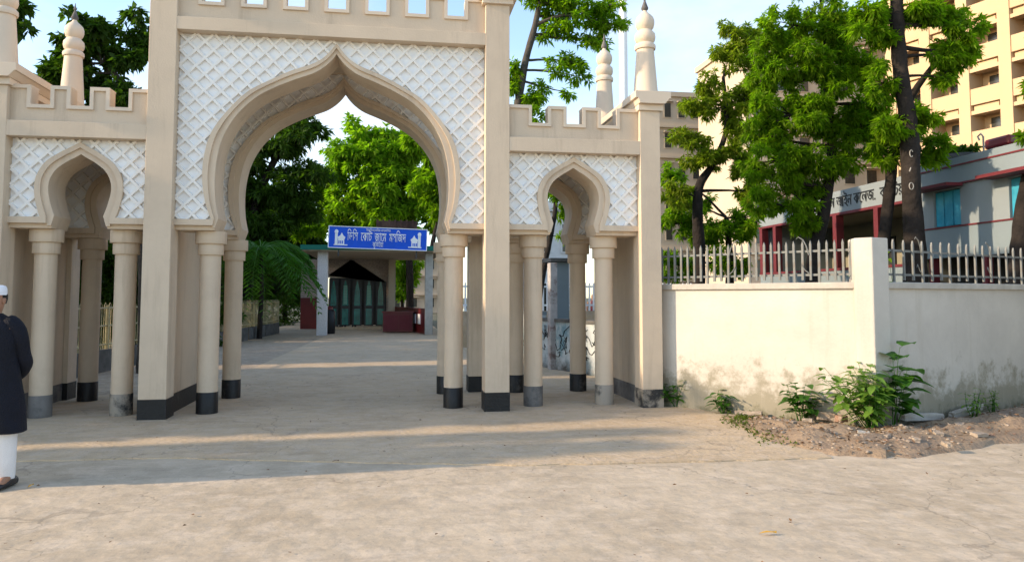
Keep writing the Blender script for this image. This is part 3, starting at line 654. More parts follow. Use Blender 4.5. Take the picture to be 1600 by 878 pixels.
# signboard on the canopy
SY = MY - .7
tl = at(514, 351, SY); tr_ = at(666, 363, SY); bl_ = at(514, 386, SY); br_ = at(666, 392, SY)
sgw = tr_.x - tl.x; sgh = (tl.z - bl_.z + tr_.z - br_.z) / 2; ang = -math.atan2(tl.z - tr_.z, sgw) * .4
sg = empty('mosque_signboard', (tl.x, SY, bl_.z + .0), 0, 'blue signboard with white Bengali lettering and two white mosque pictures', 'sign')
sg.rotation_euler = (0, -ang, 0)
MB().box(0, sgw, -.04, .04, 0, sgh).build('panel', SIGNB, sg)
fb = MB().box(-.03, sgw + .03, -.06, .05, sgh, sgh + .03).box(-.03, sgw + .03, -.06, .05, -.03, 0).box(-.03, 0, -.06, .05, 0, sgh).box(sgw, sgw + .03, -.06, .05, 0, sgh); fb.build('frame', SIGNW, sg)
for x in (.4, sgw - .4): MB().box(x - .03, x + .03, .05, .1, -.35, sgh).build('bracket', METAL, sg)
def picto(x, flip):
    b = MB(); s = -1 if flip else 1; h = sgh
    def q(x0, x1, z0, z1): b.box(min(x + s * x0, x + s * x1), max(x + s * x0, x + s * x1), -.056, -.0405, z0, z1)
    q(0, .55, h * .10, h * .15); q(.04, .15, h * .151, h * .68); q(.17, .42, h * .151, h * .40)
    n = 10; poly = [(x + s * (.17 + .0), h * .401), (x + s * .43, h * .401), (x + s * .46, h * .5), (x + s * .38, h * .58), (x + s * .31, h * .72), (x + s * .25, h * .58), (x + s * .15, h * .5)]
    b.prism(poly, -.056, -.0405)
    c = [(x + s * .095 + .075 * math.cos(t), h * .76 + .09 * math.sin(t)) for t in np.linspace(0, 2 * math.pi, 12, endpoint=False)]; b.prism(c, -.056, -.0405)
    o = b.build('mosque_emblem', SIGNW, sg)
    w = MB()
    for k in (.21, .28, .35): w.box(x + s * k - .02, x + s * k + .02, -.06, -.0565, h * .18, h * .33)
    w.build('emblem_doors', SIGNB, o)
picto(.2, False); picto(sgw - .2, True)
lay_text('\u09bf\u09a1\u09bf\u09b8  \u09c7\u0995\u09be\u099f  \u099c\u09be\u09c7\u09ae  \u09ae\u09b8\u09bf\u099c\u09a6', .52, SIGNW, sg, (sgw * .485, -.052, sgh * .36), (R(90), 0, 0), sgw * .60)
lay_text('\u0995\u09c1\u09bf\u09b7\u099f\u09df\u09be', .30, SIGNW, sg, (sgw * .5, -.052, sgh * .08), (R(90), 0, 0), sgw * .11)
lay_text('\u09bf\u09ac\u09b8\u09bf\u09ae\u09b2\u09cd\u09b2\u09be\u09bf\u09b9\u09b0 \u09b0\u09be\u09b9\u09ae\u09be\u09bf\u09a8\u09b0', .12, SIGNW, sg, (sgw * .5, -.052, sgh * .84), (R(90), 0, 0), sgw * .25)
MB().tube([(sgw * .42, -.052, sgh * .70), (sgw * .43, -.052, sgh * .76), (sgw * .445, -.052, sgh * .72)], .012, 6).build('letter_stroke', SIGNW, sg)
# dark shed roof behind the canopy
rust = mat('rusty_tin', (.05, .03, .025), .8, .4, 3, .4, 10, col2=(.12, .07, .05), mixlo=.45, mixhi=.65)
rx0, rx1 = at(588, 345, MY + 3).x, at(652, 345, MY + 3).x; rz0 = at(600, 345, MY + 3).z
mp_(MB().box(rx0, rx1, MY + 3, MY + 6, cz + .2, rz0), 'roof_room', rust)
for k in range(7): x = rx0 + (rx1 - rx0) * k / 7; mp_(MB().box(x + .02, x + .1, MY + 2.95, MY + 2.999, cz + .2, rz0 + .05), 'roof_room_rib', rust)

# ================================================================== LEFT PATH KERB AND RAILING
kb = empty('path_kerb_wall', (-6.0, 13.6, 0), 0, 'low grey cement kerb wall along the left of the path', 'wall')
KA, KB_ = Vector((-6.25, 13.4, 0)), Vector((-4.75, 34.5, 0))
for i in range(8):
    p = KA.lerp(KB_, i / 8 + .004); q = KA.lerp(KB_, (i + 1) / 8 - .004)
    o = seg_box(MB(), p, q, 0, .16, 0, .46 + .02 * (i % 2)).build('kerb_block', KERB, kb, bevel=.01); o.location = (6.0, -13.6, 0)
ra_ = empty('path_railing', (-6.0, 13.6, 0), 0, 'yellow-cream iron railing with looped tops along the left of the path', 'railing')
def rl(b, name, m): o = b.build(name, m, ra_, True); o.location = (6.0, -13.6, 0); return o
off = Vector((-.08, 0, 0)); N_ = 190; bars = MB()
LK = (KB_ - KA).length; dk = (KB_ - KA).normalized()
for i in range(N_):
    p = KA + off + dk * (LK * (i + .5) / N_)
    bars.tube([(p.x, p.y, .48), (p.x, p.y, 1.34)], .008, 4, False)
    if i % 2 == 0: 
        q = p + dk * (LK / N_); mdl = (p + q) / 2
        bars.tube([(p.x, p.y, 1.34), (p.x, p.y, 1.42), (mdl.x, mdl.y, 1.47), (q.x, q.y, 1.42), (q.x, q.y, 1.34)], .008, 4, False)
rl(bars, 'bars', YELRAIL)['kind'] = 'stuff'
for z in (.58, .98, 1.36): rl(MB().tube([KA + off + Vector((0, 0, z)), KB_ + off + Vector((0, 0, z))], .02, 6), 'rail', YELRAIL)
for i in range(11):
    p = KA.lerp(KB_, i / 10) + off; rl(MB().box(p.x - .035, p.x + .035, p.y - .035, p.y + .035, .46, 1.42), 'post', YELRAIL)

# ================================================================== RIGHT MURAL WALL, PILLARS, PICKET GATE
def gp2(px, py): return gnd(px, py)
MA, MB_, MC = Vector((2.42, 33.0, 0)), Vector((3.36, 17.2, 0)), Vector((4.25, 14.2, 0))
mw = empty('mural_wall', MB_, 0, 'low wall with faded blue and black painted mural along the right of the path', 'wall')
def mwp(b, name, m): o = b.build(name, m, mw); o.location = -MB_; return o
mwp(seg_box(MB(), MA, MB_, 0, .2, 0, 1.18), 'wall_panel', MURAL); mwp(seg_box(MB(), MB_, MC, 0, .2, 0, 1.05), 'wall_panel', MURAL)
mwp(seg_box(MB(), MA, MB_, -.03, .23, 1.18, 1.26), 'coping', BLUEG); mwp(seg_box(MB(), MB_, MC, -.03, .23, 1.05, 1.12), 'coping', KERB)
# painted scribbles, flat on the wall
sc = MB()
for (p, q, cnt) in ((MA, MB_, 26), (MB_, MC, 34)):
    d = (q - p); Ld = d.length; d = d.normalized(); n = Vector((-d.y, d.x, 0)); n = n if n.y > 0 else -n
    n = n if n.x > 0 else -n
    for k in range(cnt):
        s = random.uniform(.2, Ld - .4); z = random.uniform(.35, .9); pts = []
        for j in range(random.randint(4, 8)):
            s += random.uniform(-.1, .16) * (2 if cnt == 26 else 1); z = min(1.0, max(.3, z + random.uniform(-.14, .14))); v = p + d * s - n * .006; pts.append((v.x, v.y, z))
        sc.tube(pts, .009, 4)
mwp(sc, 'painted_lines', INK)['kind'] = 'stuff'
def slabw(p, w, dd, z, name, m, label, capm=None, cat='pillar'):
    o = empty(name, p, R(8), label, cat)
    MB().box(-w / 2, w / 2, 0, dd, 0, z).build('shaft', m, o, bevel=.015)
    if capm: MB().box(-w / 2 - .12, w / 2 + .12, -.12, dd + .12, z, z + .09).build('cap', capm, o, bevel=.01)
    return o
v = gnd(866, 578); slabw(Vector((v.x, v.y, 0)), .17, .2, 2.35, 'gate_post', mat('patchy_post_paint', (.42, .40, .39), .8, .3, 4, .2, 20, col2=(.18, .13, .12), mixlo=.5, mixhi=.6), 'narrow patchy white gate post behind the right side arch')
v = gnd(882, 572); slabw(Vector((v.x, v.y + .25, 0)), .38, .4, 2.42, 'gate_pillar', BLUEG, 'square blue-grey gate pillar with flat cap behind the right side arch', KERB)
tw = empty('tiled_wall', gnd(853, 568), R(100), 'pale tiled low wall between mural wall and narrow gate post', 'wall')
for i in range(6):
    for j in range(4): MB().box(i * .33, i * .33 + .32, -.02, .02, .02 + j * .3, .31 + j * .3).build('tile', mat('cream_tile', (.5, .46, .38), .6, .1, 5, .05, 20), tw)
MB().box(0, 2.0, .021, .15, 0, 1.22).build('backing', KERB, tw)
pg = empty('street_railing', (3.2, 24, 0), 0, 'white picket railing along the street beyond the mural wall', 'railing')
for i in range(60): MB().box(-1.0 + i * .14, -1.0 + i * .14 + .05, -.02, .02, 1.15, 2.05).build('picket', SIGNW, pg)
MB().box(-1.0, 7.4, .021, .05, 1.3, 1.36).build('rail', SIGNW, pg); MB().box(-1.0, 7.4, .021, .05, 1.9, 1.96).build('rail', SIGNW, pg)
MB().box(-1.0, 7.4, -.03, .1, 0, 1.14).build('base_wall', CONC, pg)
# slender white tower far behind
mi = empty('slender_minaret', at(977, 400, 46), 0, 'slender white minaret rising behind the gateway turrets', 'minaret'); mi.location.z = 0
zt = at(977, 50, 46).z
MB().lathe(0, 0, [(.3, 0), (.27, zt)], 10).build('shaft', SIGNW, mi, True)
MB().lathe(0, 0, [(.27, zt), (.4, zt + .2), (.4, zt + .45), (.25, zt + .6), (.22, zt + 2.0), (.36, zt + 2.15), (.32, zt + 2.5), (.1, zt + 3.0), (.02, zt + 3.6)], 12).build('crown', SIGNW, mi, True)

# ================================================================== TREES
def fans(centres, dirs, size, nl=7, droop=.5, wid=.30, spread=1.0, jitter=.35):
    """leaf fans: nl pointed leaflets from each centre, built with numpy. returns verts, faces(tris as quads)"""
    n = len(centres); c = np.repeat(centres, nl, 0); d0 = np.repeat(dirs, nl, 0)
    sz = size * (1 + rng.uniform(-jitter, jitter, (n * nl, 1)))
    rnd = rng.normal(size=(n * nl, 3)) * spread
    d = d0 + rnd; d[:, 2] -= droop; d /= np.linalg.norm(d, axis=1, keepdims=True) + 1e-9
    up = rng.normal(size=(n * nl, 3)) * .6 + np.array([0, 0, 1.]); s = np.cross(d, up); s /= np.linalg.norm(s, axis=1, keepdims=True) + 1e-9
    nn = np.cross(s, d)
    w = sz * wid * .5
    v0 = c; v1 = c + d * sz * .45 + s * w + nn * sz * .03; v2 = c + d * sz - np.array([0, 0, 1.]) * sz * .18; v3 = c + d * sz * .45 - s * w + nn * sz * .03
    V = np.stack([v0, v1, v2, v3], 1).reshape(-1, 3); idx = np.arange(n * nl)[:, None] * 4
    F = np.concatenate([idx + np.array([[0, 1, 2]]), idx + np.array([[0, 2, 3]])], 1).reshape(-1, 3)
    return V, F
def np_mesh(name, V, F, m):
    me = bpy.data.meshes.new(name); me.vertices.add(len(V)); me.vertices.foreach_set('co', V.astype(np.float32).ravel())
    k = F.shape[1]; me.loops.add(len(F) * k); me.loops.foreach_set('vertex_index', F.astype(np.int32).ravel())
    me.polygons.add(len(F)); me.polygons.foreach_set('loop_start', np.arange(len(F), dtype=np.int32) * k); me.polygons.foreach_set('loop_total', np.full(len(F), k, np.int32))
    me.update(calc_edges=True); me.materials.append(m); return me
def bend(p, q, k=5, amp=.12):
    p = Vector(p); q = Vector(q); L_ = (q - p).length; out = []
    o = Vector((random.uniform(-1, 1), random.uniform(-1, 1), random.uniform(-.3, .6))) * L_ * amp
    for i in range(k + 1): t = i / k; out.append(p.lerp(q, t) + o * math.sin(math.pi * t) + Vector((random.uniform(-1, 1), random.uniform(-1, 1), 0)) * L_ * .015 * (0 < i < k))
    return out
def tree(label, Y, trunk, clumps, leaf, m, n=900, barkm=BARK, group=None, name='tree', nl=7, droop=.5, wid=.3, twigs=True, depth=1.0, hollow=.3, category='tree', sub=True):
    """trunk: [(px,py,width_px)...] up from the base; clumps: [(px,py,rx_px,ry_px)] at distance Y; Y may differ by clump with a fifth value (metres nearer/farther)"""
    base = at(trunk[0][0], trunk[0][1], Y); px2m = lambda w: w / FPX * (Y * 1.02)
    t = empty(name, (base.x, base.y, 0), 0, label, category, group); O = Vector((base.x, base.y, 0))
    pts = [at(p[0], p[1], Y) for p in trunk]; rad = [px2m(p[2]) / 2 for p in trunk]
    if pts[0].z > .1: pts = [Vector((pts[0].x - (pts[1].x - pts[0].x) * .2, pts[0].y, -.05))] + pts; rad = [rad[0] * 1.15] + rad
    else: pts[0].z = -.05
    wiggle = []
    sp = spline([tuple(p) + (r,) for p, r in zip(pts, rad)], 5)
    b = MB(); b.tube([Vector(p[:3]) - O for p in sp], [p[3] * random.uniform(.93, 1.07) for p in sp], 10)
    CV = []; DV = []
    full = []; par = {}
    for ci, c in enumerate(clumps):
        if c[2] * c[3] < 260: full.append(c); continue
        pc = at(c[0], c[1], Y + (c[4] if len(c) > 4 else 0))
        best = min(sp, key=lambda p: (Vector(p[:3]) - pc).length + (3 if p[2] > pc.z + .1 else 0))
        dl = (Vector(best[:3]) - pc).length; r0 = min(best[3] * .6, .015 + .022 * dl)
        lm = bend(Vector(best[:3]) - O, pc - O, 7, .14)
        if sub: b.tube(lm, [r0 * (1 - .7 * i / 7) for i in range(8)], 6)
        q = 12
        for _ in range(q):
            a_ = random.uniform(0, 6.28); r_ = random.uniform(.1, .95) ** .7
            par[len(full)] = (pc, r0 * .45)
            full.append((c[0] + math.cos(a_) * c[2] * r_, c[1] + math.sin(a_) * c[3] * r_, c[2] * random.uniform(.22, .42), c[3] * random.uniform(.2, .4), (c[4] if len(c) > 4 else 0) + random.uniform(-1, 1) * depth * c[2] / FPX * Y * .8))
    if sub: clumps = full
    tot = sum(c[2] * c[3] for c in clumps)
    for ic, c in enumerate(clumps):
        cy = Y + (c[4] if len(c) > 4 else random.uniform(-.6, .6) * depth)
        cc = at(c[0], c[1], cy); rx, rz = px2m(c[2]), px2m(c[3]); ry = (rx + rz) / 2 * depth
        # limb from the nearest trunk point below it
        best = min(sp, key=lambda p: (Vector(p[:3]) - cc).length + (3 if p[2] > cc.z + .2 else 0))
        r0 = min(best[3] * .45, .008 + .013 * (Vector(best[:3]) - cc).length * (1 + Y / 60))
        lim = bend(Vector(best[:3]) - O, cc - O, 6, .1)
        if sub and ic in par: lim = bend(par[ic][0] - O, cc - O, 6, .12); r0 = par[ic][1]
        b.tube(lim, [r0 * (1 - .8 * i / 6) for i in range(7)], 6)
        k = max(6, int(n * c[2] * c[3] / tot))
        u = rng.normal(size=(k, 3)); u /= np.linalg.norm(u, axis=1, keepdims=True); rr_ = rng.uniform(hollow ** 3, 1.15, (k, 1)) ** (1 / 3)
        # break the ellipsoid with a lumpy radius
        lump = 1 + .28 * np.sin(u[:, :1] * 5 + c[0]) * np.cos(u[:, 2:3] * 6 + c[1])
        P_ = u * rr_ * lump * np.array([rx, ry, rz]); cen = np.array(cc - O) + P_
        CV.append(cen); DV.append(u * .9)
        if twigs:
            for q in range(min(5, max(2, k // 14))):
                j = rng.integers(0, k); b.tube(bend(cc - O, Vector(cen[j]), 3, .12), [r0 * .3, r0 * .2, r0 * .12, .003], 4, False)
    b.build('trunk', barkm, t, True)
    V, F = fans(np.concatenate(CV), np.concatenate(DV), leaf, nl, droop, wid)
    o = bpy.data.objects.new('crown', np_mesh('crown', V, F, m)); C.objects.link(o); o.parent = t
    return t
def rnd_clumps(x0, x1, y0, y1, n, r0, r1, dy=0.):
    return [(random.uniform(x0, x1), random.uniform(y0, y1), random.uniform(r0, r1), random.uniform(r0, r1) * .75, random.uniform(-1, 1) * dy) for _ in range(n)]
# --- right of the gate, in the yard behind the wall
tree('full bright-green tree directly behind the left picket fence', 13.5, [(1268, 480, 26), (1272, 400, 22), (1288, 330, 20), (1300, 230, 16), (1290, 120, 12), (1285, 20, 8)],
     [(1235, 300, 55, 32), (1260, 335, 36, 22), (1215, 250, 45, 30), (1280, 250, 55, 34), (1345, 212, 36, 34), (1235, 180, 55, 36), (1300, 170, 60, 40), (1215, 120, 40, 36), (1270, 90, 60, 40), (1330, 100, 45, 45), (1240, 40, 45, 36), (1310, 25, 55, 40), (1280, -40, 60, 30), (1195, 310, 30, 24), (1190, 120, 24, 26), (1205, 70, 30, 26), (1200, 215, 34, 22), (1335, 190, 30, 26), (1195, 190, 28, 22), (1365, 165, 30, 30), (1180, 265, 26, 18), (1255, 350, 24, 14)],
     .115, LF, 8200, nl=8, droop=.6, wid=.28)
tree('thick dark-barked tree with white painted marks right of the wall pillar', 12.4, [(1430, 470, 40), (1430, 400, 38), (1424, 300, 32), (1420, 200, 30), (1408, 120, 26), (1402, 40, 24), (1400, -60, 20)],
     [(1500, 40, 36, 26), (1480, 85, 40, 20), (1450, 20, 40, 26), (1510, 75, 24, 22), (1390, 30, 36, 30), (1440, 180, 26, 18), (1400, 200, 36, 20), (1360, 40, 34, 34), (1470, 120, 20, 14), (1445, -40, 60, 30), (1375, 130, 24, 30)],
     .135, LF, 2300, nl=8, wid=.3)
tree('leaning dark tree between the wall pillar and the thick marked tree', 12.9, [(1372, 470, 22), (1378, 400, 22), (1390, 300, 19), (1398, 230, 17), (1425, 150, 12), (1475, 80, 8), (1500, 20, 6)],
     [(1450, 245, 26, 18), (1425, 215, 30, 18), (1465, 225, 18, 14), (1380, 235, 30, 18)], .15, LF, 420)
tree('thin forked dark-trunked tree just right of the gateway', 16.5, [(1092, 480, 20), (1093, 400, 19), (1090, 340, 17), (1093, 290, 15), (1115, 255, 10), (1135, 200, 8), (1130, 120, 5)],
     [(1100, 240, 34, 22), (1150, 250, 28, 22), (1070, 215, 22, 18), (1120, 170, 30, 26), (1160, 150, 26, 26), (1140, 90, 26, 26), (1165, 60, 24, 20), (1180, 110, 20, 26), (1085, 165, 24, 14), (1060, 300, 24, 20), (1105, 130, 16, 20), (1160, 200, 26, 20), (1135, 45, 14, 10), (1175, 300, 20, 20)],
     .14, LO, 2600, wid=.28)
tree('dark trunk at the right edge of the frame behind the fence', 11.6, [(1588, 470, 34), (1592, 400, 30), (1600, 320, 26), (1622, 200, 22), (1640, 60, 16)],
     [(1650, 60, 40, 30), (1640, 130, 36, 24), (1606, 215, 16, 8)], .16, LF, 420)
tree('low dense green tree between gateway and bright tree', 18.5, [(1140, 480, 16), (1140, 400, 12), (1135, 340, 8)],
     [(1060, 350, 30, 30), (1100, 370, 30, 26), (1140, 360, 34, 28), (1060, 410, 30, 26), (1130, 410, 36, 24), (1165, 340, 26, 20), (1090, 320, 26, 18), (1050, 280, 18, 20)], .15, LF, 1500)
# --- behind the gate
tree('tall open-branched tree rising behind the main arch right pier', 19, [(800, 480, 16), (800, 300, 14), (806, 200, 13), (818, 110, 12), (836, 40, 10), (850, -30, 8)],
     [(900, 20, 50, 22), (865, 50, 28, 14), (945, 10, 30, 14), (930, 60, 26, 16), (885, 95, 26, 12), (905, 120, 18, 10), (845, 140, 14, 12), (820, 160, 20, 26), (806, 120, 10, 26), (850, -10, 50, 22), (865, 5, 30, 20), (955, 40, 20, 16), (870, 110, 14, 10), (835, 180, 14, 14), (890, 145, 12, 8)],
     .17, LF, 1300, BARKG, wid=.3)
tree('broad-leaved dark tree behind the left crenellated wing', 17, [(225, 480, 16), (222, 300, 14), (215, 180, 12), (190, 130, 10), (160, 100, 7)],
     [(120, 75, 36, 22), (160, 60, 36, 22), (195, 95, 36, 24), (130, 120, 40, 22), (175, 140, 36, 20), (220, 60, 16, 26), (75, 125, 30, 18), (140, 35, 24, 14), (108, 25, 8, 10), (210, 25, 14, 12), (60, 150, 30, 14), (150, 155, 50, 14), (90, 100, 22, 14)],
     .17, LD, 1300, BARKG, wid=.5, nl=6)
tree('leafy branch tips of the tree behind the left end turret', 15, [(-60, 480, 16), (-60, 200, 12), (-40, 60, 8)],
     [(0, 30, 24, 18), (20, 5, 20, 14), (-20, 60, 26, 20), (5, 70, 10, 8), (40, 45, 7, 6), (-30, 0, 30, 20)], .17, LD, 420, wid=.5, nl=6)
tree('big dark-foliaged tree left of the path behind the gateway', 37, [(385, 520, 16), (388, 440, 15), (395, 340, 13), (415, 280, 11), (440, 230, 8)],
     [(440, 220, 50, 30), (480, 215, 30, 22), (410, 270, 50, 30), (470, 265, 44, 28), (400, 320, 50, 28), (450, 320, 50, 28), (478, 322, 30, 22), (370, 360, 50, 30), (430, 355, 40, 22), (380, 230, 40, 30), (340, 400, 50, 40), (460, 180, 30, 14), (350, 300, 40, 40)],
     .34, LD, 4200, wid=.26)
tree('sunlit lime-green tree above the mosque signboard', 43, [(640, 510, 12), (640, 420, 11), (632, 340, 9), (610, 280, 7)],
     [(560, 240, 40, 28), (600, 225, 40, 28), (640, 250, 40, 34), (570, 290, 44, 26), (620, 290, 44, 28), (665, 300, 30, 34), (530, 270, 28, 24), (540, 310, 34, 18), (590, 325, 44, 16), (640, 330, 40, 16), (550, 195, 10, 12), (565, 215, 18, 14), (680, 340, 20, 20), (525, 235, 16, 14)],
     .38, LB, 3600, wid=.34)
tree('crooked dark tree beside the right end of the mosque porch', 35, [(672, 510, 8), (672, 420, 8), (678, 370, 7), (690, 330, 6), (700, 300, 4)],
     [(668, 300, 30, 20), (680, 260, 26, 26), (700, 320, 26, 26), (650, 215, 18, 12)], .34, LF, 600, wid=.34)
tree('thin leaning tree seen through the right side arch', 22, [(842, 470, 10), (852, 410, 9), (862, 360, 8), (868, 320, 7), (862, 280, 5)],
     [(880, 330, 14, 12), (868, 300, 18, 12), (885, 370, 12, 8), (900, 300, 14, 14), (850, 350, 10, 8), (890, 285, 20, 14)], .17, LF, 260, wid=.3)
tree('bright young tree beyond the porch side opening', 44, [(630, 500, 5), (628, 450, 5), (634, 410, 4)],
     [(625, 415, 16, 12), (640, 430, 14, 12), (628, 450, 14, 14), (648, 412, 12, 8)], .35, LB, 260)
tree('mid-green tree in the gap between lime tree and dark tree', 46, [(520, 500, 8), (520, 400, 8), (520, 320, 6)],
     [(520, 330, 40, 26), (560, 350, 40, 16), (500, 290, 30, 24), (610, 360, 50, 14), (480, 350, 30, 20)], .4, LF, 1100)
# undergrowth wall of dark shrubs behind the left railing
for k, (px, Y, top, w) in enumerate([(60, 19, 380, 60), (140, 20, 400, 60), (215, 21, 410, 60), (300, 26, 420, 60), (350, 32, 430, 50), (415, 44, 425, 45), (445, 50, 400, 40)]):
    tree(['dense dark shrub behind the railing at the far left bay', 'dark shrub behind the railing seen past the left wing column', 'dark shrub behind the railing beside the left main pier', 'dark shrub behind the railing inside the main arch left edge', 'second dark shrub along the railing inside the main arch', 'dark shrub under the palm behind the railing', 'dark tall shrub beside the mosque porch left end'][k],
         Y, [(px, 540, 8), (px, top + 40, 6)], [(px - w * .5, top + 20, w * .6, 34), (px + w * .5, top + 20, w * .6, 34), (px, top - 30, w * .7, 40), (px - w * .3, top + 70, w * .7, 34), (px + w * .4, top + 75, w * .7, 34), (px, top + 110, w * .8, 20)], .22, LD, 800, name='shrub', twigs=False, depth=.7, category='shrub', group='dark shrubs behind the path railing')
tree('dark tree mass far behind the palm', 50, [(395, 500, 8), (395, 430, 8)], [(370, 350, 50, 30), (430, 350, 45, 30), (470, 370, 34, 26), (390, 400, 50, 30), (445, 410, 40, 28), (410, 440, 50, 26), (455, 450, 34, 20), (350, 430, 40, 40), (480, 345, 24, 18), (480, 410, 24, 30), (475, 455, 24, 16)], .5, LD, 4200, sub=False)
tree('dark tree mass far behind the left wing columns', 36, [(150, 500, 8), (150, 430, 8)], [(80, 380, 60, 40), (150, 380, 60, 40), (220, 380, 60, 40), (90, 450, 60, 30), (170, 450, 60, 30), (250, 440, 60, 40), (300, 400, 50, 50), (130, 320, 60, 30), (220, 320, 60, 30), (320, 450, 40, 30)], .42, LD, 4200, sub=False)
# palm
def palm(label, px, py, Y, n, Lf, m):
    base = at(px, py, Y); t = empty('palm', (base.x, base.y, 0), 0, label, 'palm'); top = Vector((0, 0, base.z))
    MB().tube([Vector((0, 0, -.05)), Vector((.05, 0, base.z * .5)), top], [.11, .08, .07], 10).build('trunk', BARK, t, True)
    for i in range(n):
        a = 2 * math.pi * i / n + random.uniform(-.2, .2); el = random.uniform(.15, 1.1); d = Vector((math.cos(a), math.sin(a), 0))
        pts = []; k = 12
        for j in range(k + 1):
            s = j / k; pts.append(top + d * (Lf * s * math.cos(el * .6)) + Vector((0, 0, Lf * (s * math.sin(el) - s * s * 1.15))))
        b = MB(); b.tube(pts, [.02 * (1 - .8 * j / k) for j in range(k + 1)], 4, False)
        for j in range(1, k + 1):
            for s_ in (-1, 1):
                side = d.cross(Vector((0, 0, 1))) * s_
                for h in (0, .5):
                    if j == k and h: continue
                    p = pts[j].lerp(pts[min(j + 1, k)], h); ll = Lf * .30 * math.sin(math.pi * (.12 + .8 * j / k))
                    tip = p + side * ll * .75 + d * ll * .4 + Vector((0, 0, -ll * random.uniform(.3, .7))); w = d * .018 * Lf
                    mid = p.lerp(tip, .5) + Vector((0, 0, .03))
                    b.add([p, mid + w, tip, mid - w], [(0, 1, 2), (0, 2, 3)])
        b.build('frond', m, t)
palm('green palm with drooping fronds over the left railing', 408, 390, 30, 30, 2.5, LP)
palm('smaller palm hidden at the left main pier edge', 345, 405, 29, 12, 1.6, LD)

# ================================================================== PLANTS AT THE WALL FOOT
def leafy(label, base, stems, leafL, leafW, m, nleaf, h, spread, name='plant', heart=False, lean=(0, 0)):
    t = empty(name, base, 0, label, 'plant')
    sb = MB(); lb = []
    for i in range(stems):
        a = random.uniform(0, 6.28); hh = h * random.uniform(.6, 1); tip = Vector((math.cos(a) * spread * random.random() + lean[0] * hh, math.sin(a) * spread * .6 * random.random() + lean[1] * hh, hh))
        pts = bend(Vector((random.uniform(-.03, .03), random.uniform(-.03, .03), -.02)), tip, 5, .08); sb.tube(pts, [.007, .006, .005, .004, .003, .002], 5)
        for j in range(nleaf):
            s = .25 + .75 * (j + random.random()) / nleaf; k = min(4, int(s * 5)); p = pts[k].lerp(pts[k + 1], s * 5 - k)
            la = j * 2.4 + random.uniform(-.4, .4); out = Vector((math.cos(la), math.sin(la), random.uniform(-.15, .55))).normalized(); side = out.cross(Vector((0, 0, 1))).normalized(); up = side.cross(out)
            LL = leafL * random.uniform(.65, 1.1); ww = leafW * LL / leafL / 2; st = p + out * LL * .2
            prof = [(0, .0), (.12, .75), (.35, 1.0), (.6, .8), (.85, .38), (1, 0)] if heart else [(0, 0), (.2, .6), (.45, 1.), (.7, .75), (.9, .3), (1, 0)]
            vs = []; fs = []
            for u_, w_ in prof:
                c0 = st + out * LL * u_ - Vector((0, 0, 1)) * LL * .35 * u_ * u_
                vs += [c0 + side * ww * w_ + up * ww * .25 * w_, c0, c0 - side * ww * w_ + up * ww * .25 * w_]
            for q in range(len(prof) - 1):
                fs += [(q * 3, q * 3 + 1, q * 3 + 4, q * 3 + 3), (q * 3 + 1, q * 3 + 2, q * 3 + 5, q * 3 + 4)]
            lb.append((vs, fs)); sb.tube([p, st], .0025, 4, False)
    sb.build('stem', LP, t)
    me_ = None
    for vs, fs in lb:
        o = MB().add(vs, fs).build('leaf', m, t, True)
    return t
def wallfoot(px, py): v = gnd(px, py); return Vector((v.x, v.y, 0))
leafy('bushy plant of pointed light green leaves left of the wall pillar', wallfoot(1352, 672) + Vector((-.0, -.12, 0)), 24, .20, .09, LG, 12, .80, .60, lean=(-.10, 0))
leafy('tall plant with big rounded leaves growing up the wall pillar', wallfoot(1385, 668) + Vector((.0, -.12, .0)), 5, .28, .24, LP, 9, 1.02, .2, heart=True, lean=(.12, 0))
leafy('trailing plant with heart-shaped leaves between two clumps at the wall foot', wallfoot(1245, 660) + Vector((-.0, -.1, 0)), 9, .17, .13, LP, 8, .54, .38, heart=True)
leafy('small round-leaved weed at the left of the wall foot', wallfoot(1130, 645) + Vector((-.02, -.05, 0)), 6, .13, .10, LP, 6, .32, .26, heart=True)
leafy('fern-like green plant in the corner beside the gateway plinth', wallfoot(1056, 636) + Vector((0, -.03, 0)), 14, .13, .06, LP, 10, .42, .36)
leafy('thin yellow-green weed at the right wall foot', wallfoot(1517, 655) + Vector((0, -.05, 0)), 8, .09, .04, LG, 10, .40, .14)
leafy('slight yellow-green weed nearest the right frame edge', wallfoot(1545, 645) + Vector((0, -.05, 0)), 6, .08, .036, LG, 9, .32, .10)
leafy('bright lime broad-leaved shrub poking above the fence by the pillar', Vector((6.55, 9.35, 0)), 9, .26, .11, LB, 8, 2.78, .35, name='shrub')
leafy('green shrub behind the fence beside the thick trunk', Vector((6.85, 9.6, 0)), 8, .2, .09, LF, 9, 2.0, .45, name='shrub')
# dirt bank and rubble
bk = MB(); nx, ny = 60, 22
pA, pB = [Vector((4.35, 9.9, 0)), Vector((5.2, 9.2, 0)), Vector((5.75, 8.62, 0)), Vector((6.2, 8.62, 0)), Vector((9.5, 10.0, 0)), Vector((11.5, 10.8, 0))], [gnd(1130, 655), gnd(1200, 692), gnd(1300, 712), gnd(1420, 716), gnd(1600, 690), gnd(1760, 670)]
def lerp_poly(P_, t):
    t *= len(P_) - 1; i = min(int(t), len(P_) - 2); return P_[i].lerp(P_[i + 1], t - i)
from mathutils import noise as mnoise
vs = []; fs = []
def bankz(p, v):
    h = .10 * math.sin(math.pi * min(1, .12 + v * .88)) ** 1.3
    return h * (1 + .9 * mnoise.noise(Vector((p.x * 3, p.y * 3, 0)))) + .03 * mnoise.noise(Vector((p.x * 9, p.y * 9, 1))) * min(1, v * 6) * min(1, (1 - v) * 5)
